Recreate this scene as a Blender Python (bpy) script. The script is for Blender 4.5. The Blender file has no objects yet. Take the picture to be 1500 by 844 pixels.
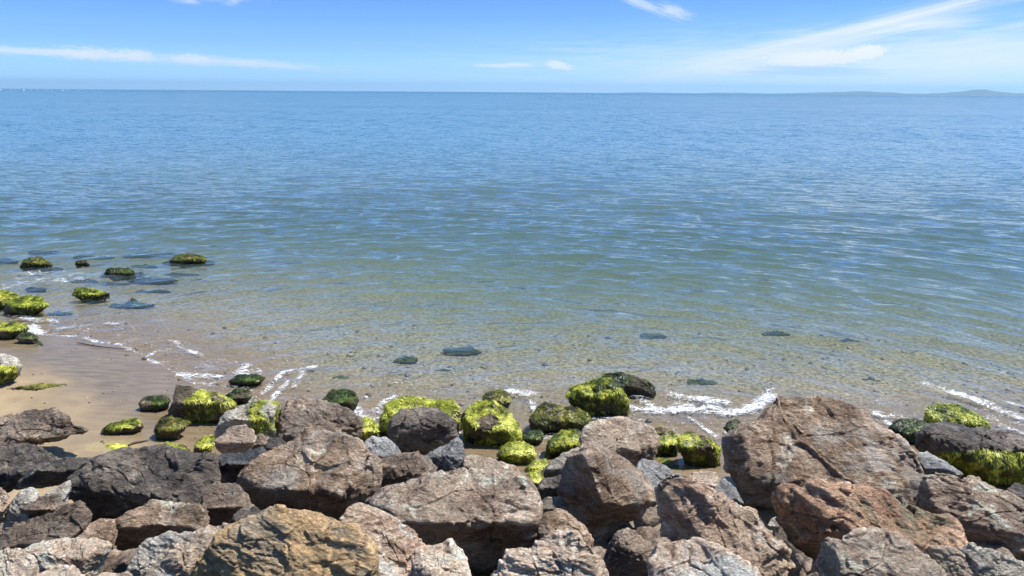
import bpy, math, random
import numpy as np
from mathutils import Vector, Matrix

# ------------------------------------------------------------------ camera, sky, sun, exposure
scene = bpy.context.scene
R = math.radians
CAM_H = 4.0                       # eye height over the sea, metres
FPX = 1071.0                      # focal length in pixels of a 1500 px wide picture
PITCH, ROLL = R(15.0), R(0.40)
SUN_EL, SUN_AZ = R(62), R(80)     # azimuth clockwise from the view direction (+Y)

cam_d = bpy.data.cameras.new('camera')
cam_d.sensor_width = 36; cam_d.lens = 36 * FPX / 1500
cam_d.clip_start = 0.05; cam_d.clip_end = 150000
cam = bpy.data.objects.new('camera', cam_d)
scene.collection.objects.link(cam)
FWD = Vector((0, math.cos(PITCH), -math.sin(PITCH)))
UP0 = Vector((0, math.sin(PITCH), math.cos(PITCH)))
RT = Vector((1, 0, 0)) * math.cos(ROLL) + UP0 * math.sin(ROLL)
UP = UP0 * math.cos(ROLL) - Vector((1, 0, 0)) * math.sin(ROLL)
m = Matrix((RT, UP, -FWD)).transposed().to_4x4()
m.translation = (0, 0, CAM_H)
cam.matrix_world = m
scene.camera = cam
CAMP = np.array((0, 0, CAM_H)); nF = np.array(FWD); nR = np.array(RT); nU = np.array(UP)

scene.view_settings.view_transform = 'Standard'
scene.view_settings.look = 'None'
scene.view_settings.exposure = 0.55
scene.view_settings.gamma = 1.0
scene.render.engine = 'CYCLES'
scene.cycles.max_bounces = 7
scene.cycles.transparent_max_bounces = 12
scene.cycles.volume_bounces = 0
scene.cycles.sample_clamp_indirect = 6

class NT:
    """tiny node-tree builder"""
    def __init__(s, tree): s.t = tree; tree.nodes.clear()
    def n(s, typ, ins=None, **kw):
        nd = s.t.nodes.new(typ)
        for k, v in kw.items(): setattr(nd, k, v)
        for k, v in (ins or {}).items():
            sock = nd.inputs[k]
            if isinstance(v, bpy.types.NodeSocket): s.t.links.new(v, sock)
            else:
                if hasattr(sock.default_value, '__len__') and not hasattr(v, '__len__'): v = (v,) * len(sock.default_value)
                if hasattr(v, '__len__') and len(v) == 3 and len(sock.default_value) == 4: v = (*v, 1)
                sock.default_value = v
        return nd
    def m(s, op, a, b=0.0, c=None, clamp=False):
        nd = s.n('ShaderNodeMath', {0: a, 1: b}, operation=op, use_clamp=clamp)
        if c is not None:
            if isinstance(c, bpy.types.NodeSocket): s.t.links.new(c, nd.inputs[2])
            else: nd.inputs[2].default_value = c
        return nd.outputs[0]
    def mix(s, f, a, b, typ='MIX'):
        nd = s.n('ShaderNodeMix', {}, data_type='RGBA', blend_type=typ)
        for k, v in ((0, f), (6, a), (7, b)):
            if isinstance(v, bpy.types.NodeSocket): s.t.links.new(v, nd.inputs[k])
            else: nd.inputs[k].default_value = v if k == 0 else (*v, 1)
        return nd.outputs[2]
    def noise(s, vec, scale, detail=4, rough=0.55, dist=0.0):
        return s.n('ShaderNodeTexNoise', {'Vector': vec, 'Scale': scale, 'Detail': detail, 'Roughness': rough, 'Distortion': dist}).outputs[0]
    def smooth(s, v, a, b, lo=0.0, hi=1.0):
        return s.n('ShaderNodeMapRange', {0: v, 1: a, 2: b, 3: lo, 4: hi}, interpolation_type='SMOOTHSTEP').outputs[0]
    def ramp(s, f, stops):
        nd = s.n('ShaderNodeValToRGB', {0: f}); cr = nd.color_ramp
        while len(cr.elements) < len(stops): cr.elements.new(0.5)
        for e, (p, c) in zip(cr.elements, stops): e.position = p; e.color = (*c, 1)
        return nd.outputs[0]
    def mapping(s, vec, loc=(0, 0, 0), rot=(0, 0, 0), sc=(1, 1, 1)):
        return s.n('ShaderNodeMapping', {0: vec, 1: loc, 2: rot, 3: sc}).outputs[0]

world = bpy.data.worlds.new('World'); scene.world = world; world.use_nodes = True
w = NT(world.node_tree)
sky = w.n('ShaderNodeTexSky', sky_type='NISHITA', sun_disc=False, sun_elevation=SUN_EL, sun_rotation=SUN_AZ,
          altitude=0, air_density=1.0, dust_density=0.25, ozone_density=3.0)
tc = w.n('ShaderNodeTexCoord').outputs['Generated']
sx = w.n('ShaderNodeSeparateXYZ', {0: tc})
az = w.m('ARCTAN2', sx.outputs[0], sx.outputs[1])
el = w.m('ARCSINE', sx.outputs[2])
elc = w.m('MAXIMUM', el, 0.0)
# overall blue balance of the clear sky: paler at the horizon, deeper above
tint = w.ramp(w.m('MULTIPLY', elc, 0.9), [(0.0, (0.86, 1.44, 2.8)), (0.02, (0.60, 1.02, 1.95)), (0.05, (0.43, 0.76, 1.5)), (0.10, (0.31, 0.60, 1.16)), (0.3, (0.42, 0.84, 1.16)), (1.0, (0.56, 0.88, 1.12))])
skyc = w.mix(1.0, sky.outputs[0], tint, 'MULTIPLY')
cv = w.n('ShaderNodeCombineXYZ', {0: az, 1: w.m('MULTIPLY', el, 4.0), 2: 0.0}).outputs[0]
def PX(x, y): # picture pixel -> azimuth, elevation
    return math.atan((x - 750) / FPX * 1.02), (135 - (750 - x) * 0.0067 - y) / FPX * 0.93
def cloud(x, y, sxp, syp, ang, nscale, lo, hi, stretch=(1, 1, 1), seed=0.0, det=6, amp=1.0):
    a0, e0 = PX(x, y); ca, sa = math.cos(ang), math.sin(ang)
    da = w.m('SUBTRACT', az, a0); de = w.m('SUBTRACT', el, e0)
    u = w.m('DIVIDE', w.m('ADD', w.m('MULTIPLY', da, ca), w.m('MULTIPLY', de, sa)), sxp / FPX)
    v = w.m('DIVIDE', w.m('SUBTRACT', w.m('MULTIPLY', de, ca), w.m('MULTIPLY', da, sa)), syp / FPX)
    r2 = w.m('ADD', w.m('MULTIPLY', u, u), w.m('MULTIPLY', v, v))
    g = w.m('POWER', 2.718, w.m('MULTIPLY', r2, -1.0))
    uv = w.n('ShaderNodeCombineXYZ', {0: u, 1: v, 2: seed}).outputs[0]
    nz = w.noise(w.mapping(uv, sc=stretch), nscale, det, 0.6, 0.3)
    t = w.m('ADD', w.m('MULTIPLY', g, 0.75), w.m('MULTIPLY', w.m('SUBTRACT', nz, 0.5), w.m('MULTIPLY', w.m('MINIMUM', w.m('MULTIPLY', g, 3.0), 1.0), 1.3)))
    return w.m('MULTIPLY', w.smooth(t, lo, hi), amp)
clouds = [
    cloud(305, 2, 85, 13, R(-3), 1.6, 0.15, 0.8, (1.6, 1, 1), 1, amp=0.75),
    cloud(170, 86, 48, 9, R(-2), 3.6, 0.12, 0.8, (1.5, 0.8, 1), 2, amp=0.7),
    cloud(232, 87, 26, 9, R(-3), 3.6, 0.12, 0.8, (1.2, 0.8, 1), 2.2, amp=0.7),
    cloud(310, 91, 30, 8, R(-3), 3.6, 0.12, 0.8, (1.5, 0.8, 1), 2.4, amp=0.6),
    cloud(60, 84, 100, 4.5, R(-1), 3.0, 0.12, 0.8, (2.6, 1, 1), 2.7, amp=0.6),
    cloud(260, 91, 270, 6, R(-2), 3.0, 0.05, 0.9, (4.5, 1, 1), 2.9, amp=0.38),
    cloud(390, 95, 95, 6, R(-4), 3.2, 0.12, 0.9, (2.8, 0.9, 1), 3, amp=0.5),
    cloud(925, 12, 50, 8, R(-22), 1.5, 0.15, 0.9, (0.8, 1.5, 1), 4, amp=0.55),
    cloud(968, 22, 26, 8, R(-16), 1.5, 0.1, 0.9, (0.8, 1.5, 1), 4.5, amp=0.6),
    cloud(1130, 72, 260, 17, R(12), 1.5, 0.05, 0.95, (0.8, 2.4, 1), 5, amp=0.72),
    cloud(1280, 40, 110, 9, R(13), 1.4, 0.12, 0.9, (0.7, 2.0, 1), 6, amp=0.7),
    cloud(1320, 50, 60, 7, R(4), 1.4, 0.1, 0.9, (0.7, 2.0, 1), 6.6, amp=0.6),
    cloud(1180, 98, 400, 36, 0, 3.2, -0.15, 0.85, (2.2, 2.2, 1), 7, amp=0.46),
    cloud(1440, 90, 260, 34, R(6), 2.6, -0.1, 0.85, (1.6, 1.8, 1), 8, amp=0.55),
    cloud(1165, 90, 60, 10, R(3), 4.0, 0.12, 0.45, (2.0, 0.8, 1), 9, amp=1.0),
    cloud(1060, 104, 55, 7, R(0), 4.0, 0.15, 0.6, (2.0, 0.8, 1), 19, amp=0.7),
    cloud(1232, 83, 20, 8, R(8), 2.2, 0.08, 0.4, (1.4, 1, 1), 10, amp=1.0),
    cloud(812, 96, 22, 6, R(-12), 1.6, 0.12, 0.6, (1.4, 1, 1), 11, amp=0.85),
    cloud(740, 96, 50, 3.5, 0, 1.6, 0.15, 0.7, (1.4, 1, 1), 12, amp=0.7),
]
inv = 1.0
for c in clouds:
    inv = w.m('MULTIPLY', inv, w.m('SUBTRACT', 1.0, c))
cl = w.m('SUBTRACT', 1.0, inv)
shade = cloud(1160, 107, 90, 8, 0, 1.6, 0.05, 0.7, (1, 1.5, 1), 13, amp=0.9)
cloudcol = w.mix(shade, (7.3, 7.5, 7.8), (4.3, 5.4, 7.4))
skyc = w.mix(cl, skyc, cloudcol)
below = w.m('LESS_THAN', el, -0.001)
skyc = w.mix(below, skyc, (1.0, 1.6, 2.2))
bg = w.n('ShaderNodeBackground', {0: skyc, 1: 0.093})
w.n('ShaderNodeOutputWorld', {0: bg.outputs[0]})

sd = bpy.data.lights.new('sun', 'SUN'); sd.energy = 5.0; sd.angle = R(0.53); sd.color = (1.0, 0.965, 0.91)
sun = bpy.data.objects.new('sun', sd); scene.collection.objects.link(sun)
sdir = Vector((math.sin(SUN_AZ) * math.cos(SUN_EL), math.cos(SUN_AZ) * math.cos(SUN_EL), math.sin(SUN_EL)))
sun.rotation_euler = (-sdir).to_track_quat('-Z', 'Y').to_euler()
sun.location = (20, 10, 30)

# ------------------------------------------------------------------ numeric helpers
rng = np.random.default_rng(7)
_perm = rng.permutation(256).astype(np.int64); _perm = np.concatenate([_perm] * 3)
_g = rng.normal(size=(256, 3)); _g /= np.linalg.norm(_g, axis=1)[:, None]
def perlin(p):
    i = np.floor(p).astype(np.int64); f = p - i; i &= 255
    u = f * f * f * (f * (f * 6 - 15) + 10)
    r = 0
    for dx in (0, 1):
        ax = _perm[i[:, 0] + dx]; wx = u[:, 0] if dx else 1 - u[:, 0]
        for dy in (0, 1):
            ay = _perm[ax + i[:, 1] + dy]; wy = u[:, 1] if dy else 1 - u[:, 1]
            for dz in (0, 1):
                g = _g[_perm[ay + i[:, 2] + dz] & 255]
                d = g[:, 0] * (f[:, 0] - dx) + g[:, 1] * (f[:, 1] - dy) + g[:, 2] * (f[:, 2] - dz)
                r = r + wx * wy * (u[:, 2] if dz else 1 - u[:, 2]) * d
    return r * 1.6
def fbm(p, o=4, gain=0.5):
    r = 0; a = 1.0
    for k in range(o):
        r = r + a * perlin(p * 2.03 ** k + 17.3 * k); a *= gain
    return r
_cell = rng.random((4096, 3)); _cv = rng.random(4096)
def worley(p):
    """F1, F2 and the random value of the nearest cell"""
    i = np.floor(p).astype(np.int64)
    f1 = np.full(len(p), 9.0); f2 = f1.copy(); cid = np.zeros(len(p)); tilt = np.zeros(len(p))
    for dx in (-1, 0, 1):
        for dy in (-1, 0, 1):
            for dz in (-1, 0, 1):
                c = i + (dx, dy, dz)
                h = (c[:, 0] * 73856093 ^ c[:, 1] * 19349663 ^ c[:, 2] * 83492791) & 4095
                d = np.sqrt(((c + _cell[h] - p) ** 2).sum(1))
                n1 = d < f1
                tilt = np.where(n1, (((p - c - _cell[h])) * (_cell[(h * 7 + 3) & 4095] - 0.5)).sum(1) * 2, tilt)
                f2 = np.where(n1, f1, np.minimum(f2, d)); cid = np.where(n1, _cv[h], cid); f1 = np.where(n1, d, f1)
    return f1, f2, cid, tilt
def sstep(x, a, b):
    t = np.clip((x - a) / (b - a), 0, 1); return t * t * (3 - 2 * t)

def ray(x, y):
    d = nF * FPX + nR * (x - 750) + nU * (422 - y)
    return d / np.linalg.norm(d)
def on_plane(x, y, z=0.0):
    d = ray(x, y); return CAMP + d * ((z - CAM_H) / d[2])

# shoreline: picture points on the sea level
SHORE = np.array([on_plane(*p)[:2] for p in [(-1500, 452), (-500, 470), (-60, 482), (60, 492), (115, 498), (175, 512), (235, 545), (330, 590),
                  (420, 615), (545, 632), (640, 640), (720, 652), (800, 655), (950, 640), (1060, 648), (1200, 660), (1340, 655), (1500, 660), (2100, 690), (4200, 730)]])
def shore_dist(x, y):
    """signed distance to the shoreline, positive out at sea"""
    P = np.stack([x, y], 1); best = np.full(len(x), 1e9); sg = np.ones(len(x))
    for a, b in zip(SHORE[:-1], SHORE[1:]):
        ab = b - a; t = np.clip(((P - a) @ ab) / (ab @ ab), 0, 1)
        q = a + t[:, None] * ab; d = np.hypot(*(P - q).T)
        s = ab[0] * (P[:, 1] - a[1]) - ab[1] * (P[:, 0] - a[0])
        m_ = d < best; best = np.where(m_, d, best); sg = np.where(m_, np.sign(s), sg)
    return best * sg
def sand_z(x, y):
    d = shore_dist(x, y)
    land = 0.16 * (1 - np.exp(np.minimum(d, 0) * 0.55))
    dd = np.maximum(d, 0)
    sea = -(0.050 * dd + 0.0012 * dd ** 2)
    sea = np.where(dd > 30, -(1.5 + 1.08 + (dd - 30) * 0.05), sea)
    z = np.where(d < 0, land, np.maximum(sea, -9))
    p = np.stack([x, y, 0 * x], 1)
    z = z + 0.020 * perlin(p * 0.6) * sstep(np.abs(d), 0.0, 1.5) + 0.004 * perlin(p * 3.1)
    z = z - 0.5 * sstep(6.3 - y, 0.0, 0.9)
    return z
def bank_z(x, y):
    b = np.clip((6.7 - y) * 0.40 - 0.30, -0.9, 2.35)
    p = np.stack([x, y, 0 * x], 1)
    return b + 0.16 * perlin(p * 1.3) + 0.07 * perlin(p * 3.7)

def mesh_from(name, co, faces, mat=None, parent=None, smooth=True, kind=None, loc=(0, 0, 0)):
    me = bpy.data.meshes.new(name)
    faces = np.asarray(faces, dtype=np.int32); k = faces.shape[1]
    me.vertices.add(len(co)); me.vertices.foreach_set('co', np.asarray(co, dtype=np.float32).ravel())
    me.loops.add(faces.size); me.loops.foreach_set('vertex_index', faces.ravel())
    me.polygons.add(len(faces)); me.polygons.foreach_set('loop_start', np.arange(0, faces.size, k, dtype=np.int32))
    me.update(calc_edges=True)
    if smooth: me.polygons.foreach_set('use_smooth', np.ones(len(faces), dtype=bool))
    if mat: me.materials.append(mat)
    o = bpy.data.objects.new(name, me); scene.collection.objects.link(o)
    o.location = loc
    if parent: o.parent = parent
    if kind: o['kind'] = kind
    return o
def fattr(o, name, arr):
    a = o.data.attributes.new(name, 'FLOAT', 'POINT'); a.data.foreach_set('value', np.asarray(arr, dtype=np.float32))
def grid_faces(nr, nc):
    i = np.arange(nr - 1)[:, None] * nc + np.arange(nc - 1)[None]
    return np.stack([i, i + 1, i + nc + 1, i + nc], -1).reshape(-1, 4)
def newmat(name):
    mt = bpy.data.materials.new(name); mt.use_nodes = True
    return mt, NT(mt.node_tree)

# ------------------------------------------------------------------ materials
def rock_material(name, stops, patch=None, patch_amt=0.5, rough=0.75, bump=0.5, strata=(1, 1, 3), patch2=None, spec=0.4, speck=0.58):
    mt, t = newmat(name)
    tcn = t.n('ShaderNodeTexCoord').outputs['Object']
    rnd = t.n('ShaderNodeObjectInfo').outputs['Random']
    off = t.n('ShaderNodeVectorMath', {0: tcn, 1: t.n('ShaderNodeCombineXYZ', {0: t.m('MULTIPLY', rnd, 37.0), 1: t.m('MULTIPLY', rnd, 71.0), 2: t.m('MULTIPLY', rnd, 13.0)}).outputs[0]}, operation='ADD').outputs[0]
    rotv = t.n('ShaderNodeCombineXYZ', {0: t.m('MULTIPLY', rnd, 9.0), 1: t.m('MULTIPLY', rnd, 23.0), 2: 0.0}).outputs[0]
    st = t.n('ShaderNodeMapping', {0: off, 2: rotv, 3: strata}).outputs[0]
    n1 = t.noise(off, 2.4, 6, 0.62, 0.4)
    n2 = t.noise(st, 9.0, 8, 0.72, 0.6)
    n3 = t.noise(t.mapping(st, sc=(1, 1, 1.3)), 38.0, 6, 0.78)
    f = t.m('ADD', t.m('MULTIPLY', n1, 0.5), t.m('MULTIPLY', n2, 0.5))
    f = t.smooth(f, 0.34, 0.66)
    col = t.ramp(f, stops)
    if patch:
        pm = t.smooth(t.noise(off, 3.2, 9, 0.72, 0.8), 0.66 - 0.22 * patch_amt, 0.74 - 0.22 * patch_amt)
        col = t.mix(t.m('MULTIPLY', pm, 0.85), col, patch)
    if patch2:
        pm = t.smooth(t.noise(t.mapping(off, loc=(5, 3, 9)), 1.9, 7, 0.7, 0.6), 0.50, 0.62)
        col = t.mix(t.m('MULTIPLY', pm, 0.85), col, patch2)
    # mineral speckle
    sp = t.smooth(n3, 0.30, 0.72)
    col = t.mix(speck, col, t.mix(1.0, col, t.ramp(sp, [(0, (0.25, 0.25, 0.26)), (0.45, (1, 1, 1)), (1, (2.1, 2.05, 1.95))]), 'MULTIPLY'))
    pt = t.smooth(t.n('ShaderNodeNewGeometry').outputs['Pointiness'], 0.50, 0.57)
    col = t.mix(t.m('MULTIPLY', pt, 0.5), col, t.mix(1.0, col, (1.7, 1.65, 1.6), 'MULTIPLY'))
    al = t.n('ShaderNodeAttribute', attribute_name='algae').outputs['Fac']
    alm = t.smooth(t.m('ADD', al, t.m('MULTIPLY', t.m('SUBTRACT', n2, 0.5), 1.2)), 0.42, 0.66)
    hue = t.n('ShaderNodeAttribute', attribute_name='algae_hue').outputs['Fac']
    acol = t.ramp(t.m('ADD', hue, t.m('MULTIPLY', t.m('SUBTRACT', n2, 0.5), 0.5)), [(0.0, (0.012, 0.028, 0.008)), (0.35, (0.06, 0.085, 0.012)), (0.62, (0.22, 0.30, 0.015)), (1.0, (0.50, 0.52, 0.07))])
    col = t.mix(alm, col, acol)
    wet = t.n('ShaderNodeAttribute', attribute_name='wet').outputs['Fac']
    col = t.mix(wet, col, t.mix(1.0, col, (0.30, 0.30, 0.31), 'MULTIPLY'))
    rg = t.m('SUBTRACT', t.m('ADD', rough, t.m('MULTIPLY', t.m('SUBTRACT', n2, 0.5), 0.3)), t.m('MULTIPLY', wet, 0.34), clamp=True)
    rdg = t.n('ShaderNodeTexNoise', {'Vector': st, 'Scale': 4.2, 'Detail': 9.0, 'Roughness': 0.62, 'Lacunarity': 2.2, 'Offset': 1.0, 'Gain': 2.0, 'Distortion': 0.25}, noise_type='RIDGED_MULTIFRACTAL', normalize=True).outputs[0]
    vor = t.n('ShaderNodeTexVoronoi', {'Vector': t.n('ShaderNodeVectorMath', {0: st, 1: t.n('ShaderNodeTexNoise', {'Vector': off, 'Scale': 5.0, 'Detail': 4.0}).outputs[1]}, operation='ADD').outputs[0], 'Scale': 3.0}, feature='DISTANCE_TO_EDGE').outputs[0]
    crack = t.smooth(vor, 0.0, 0.045)
    n4 = t.noise(st, 22.0, 8, 0.75, 0.5)
    fmask = t.smooth(t.noise(t.mapping(off, loc=(3, 8, 1)), 1.7, 3, 0.5), 0.36, 0.62, 0.30, 1.35)
    hgt = t.m('ADD', t.m('MULTIPLY', n2, 1.0), t.m('ADD', t.m('MULTIPLY', n4, 1.0), t.m('MULTIPLY', rdg, -0.85)))
    hgt = t.m('MULTIPLY', hgt, fmask)
    b1 = t.n('ShaderNodeBump', {'Strength': bump, 'Distance': 0.085, 'Height': hgt})
    b2 = t.n('ShaderNodeBump', {'Strength': bump * 0.8, 'Distance': 0.012, 'Height': n3, 'Normal': b1.outputs[0]})
    bs = t.n('ShaderNodeBsdfPrincipled', {'Base Color': col, 'Roughness': rg, 'Normal': b2.outputs[0], 'Specular IOR Level': spec})
    t.n('ShaderNodeOutputMaterial', {0: bs.outputs[0]})
    return mt
MATS = {
 'brown': rock_material('brown_stone', [(0, (0.120, 0.080, 0.050)), (0.45, (0.359, 0.244, 0.158)), (0.75, (0.545, 0.399, 0.284)), (1, (0.746, 0.605, 0.465))], (0.768, 0.710, 0.568), 0.45, 0.72, 0.9, patch2=(0.422, 0.371, 0.319)),
 'dbrown': rock_material('dark_brown_stone', [(0, (0.070, 0.053, 0.040)), (0.5, (0.240, 0.175, 0.128)), (1, (0.517, 0.404, 0.298))], (0.722, 0.614, 0.463), 0.3, 0.65, 0.9, patch2=(0.312, 0.255, 0.209)),
 'pink': rock_material('pink_stone', [(0, (0.268, 0.173, 0.119)), (0.4, (0.632, 0.449, 0.327)), (0.75, (0.792, 0.651, 0.501)), (1, (0.792, 0.800, 0.696))], (0.792, 0.800, 0.734), 0.45, 0.78, 0.9, patch2=(0.582, 0.441, 0.306)),
 'mauve': rock_material('mauve_stone', [(0, (0.183, 0.133, 0.098)), (0.45, (0.478, 0.348, 0.257)), (1, (0.784, 0.666, 0.515))], (0.784, 0.800, 0.640), 0.5, 0.75, 0.9, patch2=(0.496, 0.400, 0.302)),
 'black': rock_material('black_stone', [(0, (0.045, 0.039, 0.036)), (0.5, (0.136, 0.114, 0.096)), (1, (0.396, 0.334, 0.264))], (0.800, 0.693, 0.480), 0.28, 0.50, 0.85, spec=0.5, patch2=(0.211, 0.171, 0.132)),
 'grey': rock_material('grey_stone', [(0, (0.084, 0.083, 0.087)), (0.5, (0.203, 0.201, 0.199)), (1, (0.407, 0.403, 0.386))], (0.526, 0.500, 0.448), 0.4, 0.6, 0.7),
 'pale': rock_material('pale_stone', [(0, (0.203, 0.183, 0.149)), (0.4, (0.502, 0.451, 0.373)), (1, (0.820, 0.781, 0.672))], (0.658, 0.573, 0.373), 0.4, 0.75, 0.9, strata=(1, 1, 4), patch2=(0.50, 0.40, 0.30)),
 'ochre': rock_material('ochre_stone', [(0, (0.28, 0.19, 0.11)), (0.3, (0.52, 0.37, 0.20)), (0.65, (0.74, 0.48, 0.24)), (1, (0.80, 0.60, 0.36))], (0.80, 0.58, 0.28), 0.65, 0.78, 0.9, patch2=(0.50, 0.41, 0.29)),
 'orange': rock_material('orange_stone', [(0, (0.26, 0.14, 0.085)), (0.4, (0.54, 0.32, 0.20)), (0.75, (0.68, 0.43, 0.28)), (1, (0.76, 0.55, 0.38))], (0.68, 0.50, 0.34), 0.4, 0.75, 0.9, patch2=(0.26, 0.24, 0.15)),
 'green': rock_material('weedy_stone', [(0, (0.035, 0.030, 0.018)), (0.5, (0.118, 0.092, 0.056)), (1, (0.282, 0.230, 0.153))], (0.470, 0.380, 0.255), 0.35, 0.6, 0.9),
}
def algae_material(name, a, b, c):
    mt, t = newmat(name)
    g = t.n('ShaderNodeTexCoord').outputs['Object']
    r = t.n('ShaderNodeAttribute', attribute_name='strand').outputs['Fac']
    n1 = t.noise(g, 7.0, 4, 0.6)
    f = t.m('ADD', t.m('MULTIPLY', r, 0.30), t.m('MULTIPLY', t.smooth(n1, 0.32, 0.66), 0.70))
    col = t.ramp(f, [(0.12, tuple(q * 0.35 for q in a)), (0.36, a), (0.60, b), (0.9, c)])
    bs = t.n('ShaderNodeBsdfPrincipled', {'Base Color': col, 'Roughness': 0.42, 'Specular IOR Level': 0.5})
    tr = t.n('ShaderNodeBsdfTranslucent', {'Color': col})
    mx = t.n('ShaderNodeMixShader', {0: 0.25, 1: bs.outputs[0], 2: tr.outputs[0]})
    t.n('ShaderNodeOutputMaterial', {0: mx.outputs[0]})
    return mt
ALG = {
 'bright': algae_material('bright_algae', (0.16, 0.18, 0.02), (0.46, 0.48, 0.045), (0.78, 0.76, 0.17)),
 'mid': algae_material('mid_algae', (0.055, 0.075, 0.010), (0.25, 0.29, 0.022), (0.62, 0.61, 0.08)),
 'dark': algae_material('dark_algae', (0.012, 0.028, 0.006), (0.035, 0.065, 0.012), (0.11, 0.16, 0.02)),
 'olive': algae_material('olive_algae', (0.03, 0.03, 0.008), (0.13, 0.115, 0.02), (0.32, 0.30, 0.05)),
}

# ------------------------------------------------------------------ setting: sand and seabed, rubble bank
nr, nc = 420, 520
th = np.linspace(0.72, 0.0007, nr - 20); rr = 4.0 / np.tan(th); rr = np.concatenate([np.linspace(0.3, rr[0] * 0.97, 20), rr])
ph = np.linspace(-1.25, 1.25, nc)
RR, PH = np.meshgrid(rr, ph, indexing='ij')
X = (RR * np.sin(PH)).ravel(); Y = (RR * np.cos(PH)).ravel()
mt, t = newmat('beach_sand')
g = t.n('ShaderNodeNewGeometry').outputs['Position']
n1 = t.noise(g, 1.4, 5, 0.6, 0.5); n2 = t.noise(g, 60.0, 5, 0.7); n3 = t.noise(t.mapping(g, rot=(0, 0, 0.3), sc=(1, 4, 1)), 3.0, 5, 0.6, 0.5)
z = t.n('ShaderNodeSeparateXYZ', {0: g}).outputs[2]
wetf = t.smooth(t.m('ADD', z, t.m('MULTIPLY', t.m('SUBTRACT', n1, 0.5), 0.05)), 0.125, 0.055)
dry = t.ramp(t.smooth(t.m('ADD', t.m('MULTIPLY', n1, 0.5), t.m('MULTIPLY', n2, 0.5)), 0.3, 0.7), [(0, (0.27, 0.20, 0.115)), (1, (0.41, 0.31, 0.18))])
wetc = t.ramp(t.smooth(n3, 0.3, 0.7), [(0, (0.14, 0.102, 0.060)), (1, (0.215, 0.16, 0.098))])
col = t.mix(wetf, dry, wetc)
# weed and pebble patches on the bed further out
deep = t.smooth(z, -0.12, -0.55)
weed = t.smooth(t.noise(t.mapping(g, sc=(0.6, 1, 1)), 0.9, 6, 0.65, 0.6), 0.52, 0.62)
bed = t.mix(t.m('MULTIPLY', weed, 0.55), t.mix(deep, (0.20, 0.17, 0.115), (0.16, 0.17, 0.125)), (0.10, 0.11, 0.05))
gr = t.smooth(t.noise(g, 16.0, 6, 0.8), 0.44, 0.58)
bed = t.mix(0.6, bed, t.mix(gr, (0.07, 0.06, 0.04), (0.46, 0.39, 0.28)))
col = t.mix(t.smooth(z, -0.02, -0.14), col, bed)
yst = t.n('ShaderNodeAttribute', attribute_name='algae').outputs['Fac']
col = t.mix(t.m('MULTIPLY', t.smooth(t.m('ADD', yst, t.m('MULTIPLY', t.m('SUBTRACT', t.noise(g, 14.0, 6, 0.7), 0.5), 1.2)), 0.5, 0.8), 0.32), col, (0.42, 0.36, 0.14))
rg = t.m('ADD', 0.75, t.m('MULTIPLY', wetf, -0.47))
bm = t.n('ShaderNodeBump', {'Strength': 0.5, 'Distance': 0.01, 'Height': t.m('ADD', t.m('MULTIPLY', n2, t.m('SUBTRACT', 1.15, wetf)), t.m('MULTIPLY', n3, 0.3))})
bs = t.n('ShaderNodeBsdfPrincipled', {'Base Color': col, 'Roughness': rg, 'Normal': bm.outputs[0], 'Specular IOR Level': t.m('ADD', 0.3, t.m('MULTIPLY', wetf, 0.2))})
t.n('ShaderNodeOutputMaterial', {0: bs.outputs[0]})
SAND = mt
Z = sand_z(X, Y)
o = mesh_from('sand', np.stack([X, Y, Z], 1), grid_faces(nr, nc), SAND, kind='structure')
yp = on_plane(165, 652, 0.1); fattr(o, 'algae', np.exp(-(((X - yp[0]) / 0.5) ** 2 + ((Y - yp[1]) / 0.22) ** 2)))

gx = np.linspace(-9, 9, 260); gy = np.linspace(-3, 6.9, 150)
GY, GX = np.meshgrid(gy, gx, indexing='ij')
bx, by = GX.ravel(), GY.ravel()
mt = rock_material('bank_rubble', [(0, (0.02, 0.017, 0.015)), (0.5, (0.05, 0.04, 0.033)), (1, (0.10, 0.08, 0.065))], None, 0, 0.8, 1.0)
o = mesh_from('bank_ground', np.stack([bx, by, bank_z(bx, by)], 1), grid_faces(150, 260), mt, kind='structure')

# ------------------------------------------------------------------ sea
def wave_uv(x, y):
    gg = np.exp(-np.maximum(y - 7, 0) / 9.0)
    return x, y + 0.10 * x + 0.075 * gg * np.clip(x, -14, 14) ** 2
nr, nc = 600, 760
th = np.concatenate([np.linspace(0.60, 0.012, nr - 26), np.geomspace(0.0115, 0.00008, 26)])
rr = 4.0 / np.tan(th); ph = np.linspace(-0.98, 0.98, nc)
RR, PH = np.meshgrid(rr, ph, indexing='ij')
X = (RR * np.sin(PH)).ravel(); Y = (RR * np.cos(PH)).ravel(); RRf = RR.ravel()
U, V = wave_uv(X, Y)
d = shore_dist(X, Y)
wr = np.random.default_rng(3)
H = np.zeros_like(X)
drow = RRf ** 2 / 4.0 * (th[0] - th[1])
for k in range(46):
    lam = 0.28 * (7.0 ** wr.random()); a = wr.normal(0, 0.30)
    kk = 2 * math.pi / lam
    amp = 0.0046 * lam ** 0.4
    fade = sstep(lam / np.maximum(drow, 1e-3), 2.2, 5.0)
    phs = kk * (U * math.sin(a) + V * math.cos(a)) + wr.random() * 6.28
    H += amp * fade * (np.sin(phs) + 0.25 * np.sin(2 * phs + 1.0))
p3 = np.stack([U * 0.25, V * 0.35, 0 * U], 1)
H *= (0.75 + 0.6 * perlin(p3))
H *= 0.12 + 0.88 * sstep(d, -0.3, 4.5)
H += 0.020 * np.exp(-((d - 0.42) / 0.16) ** 2) * (0.5 + perlin(np.stack([X * 0.8, Y * 0.8, 0 * X], 1)))
H -= 0.004
depth = np.maximum(H - sand_z(X, Y), 0)

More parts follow.
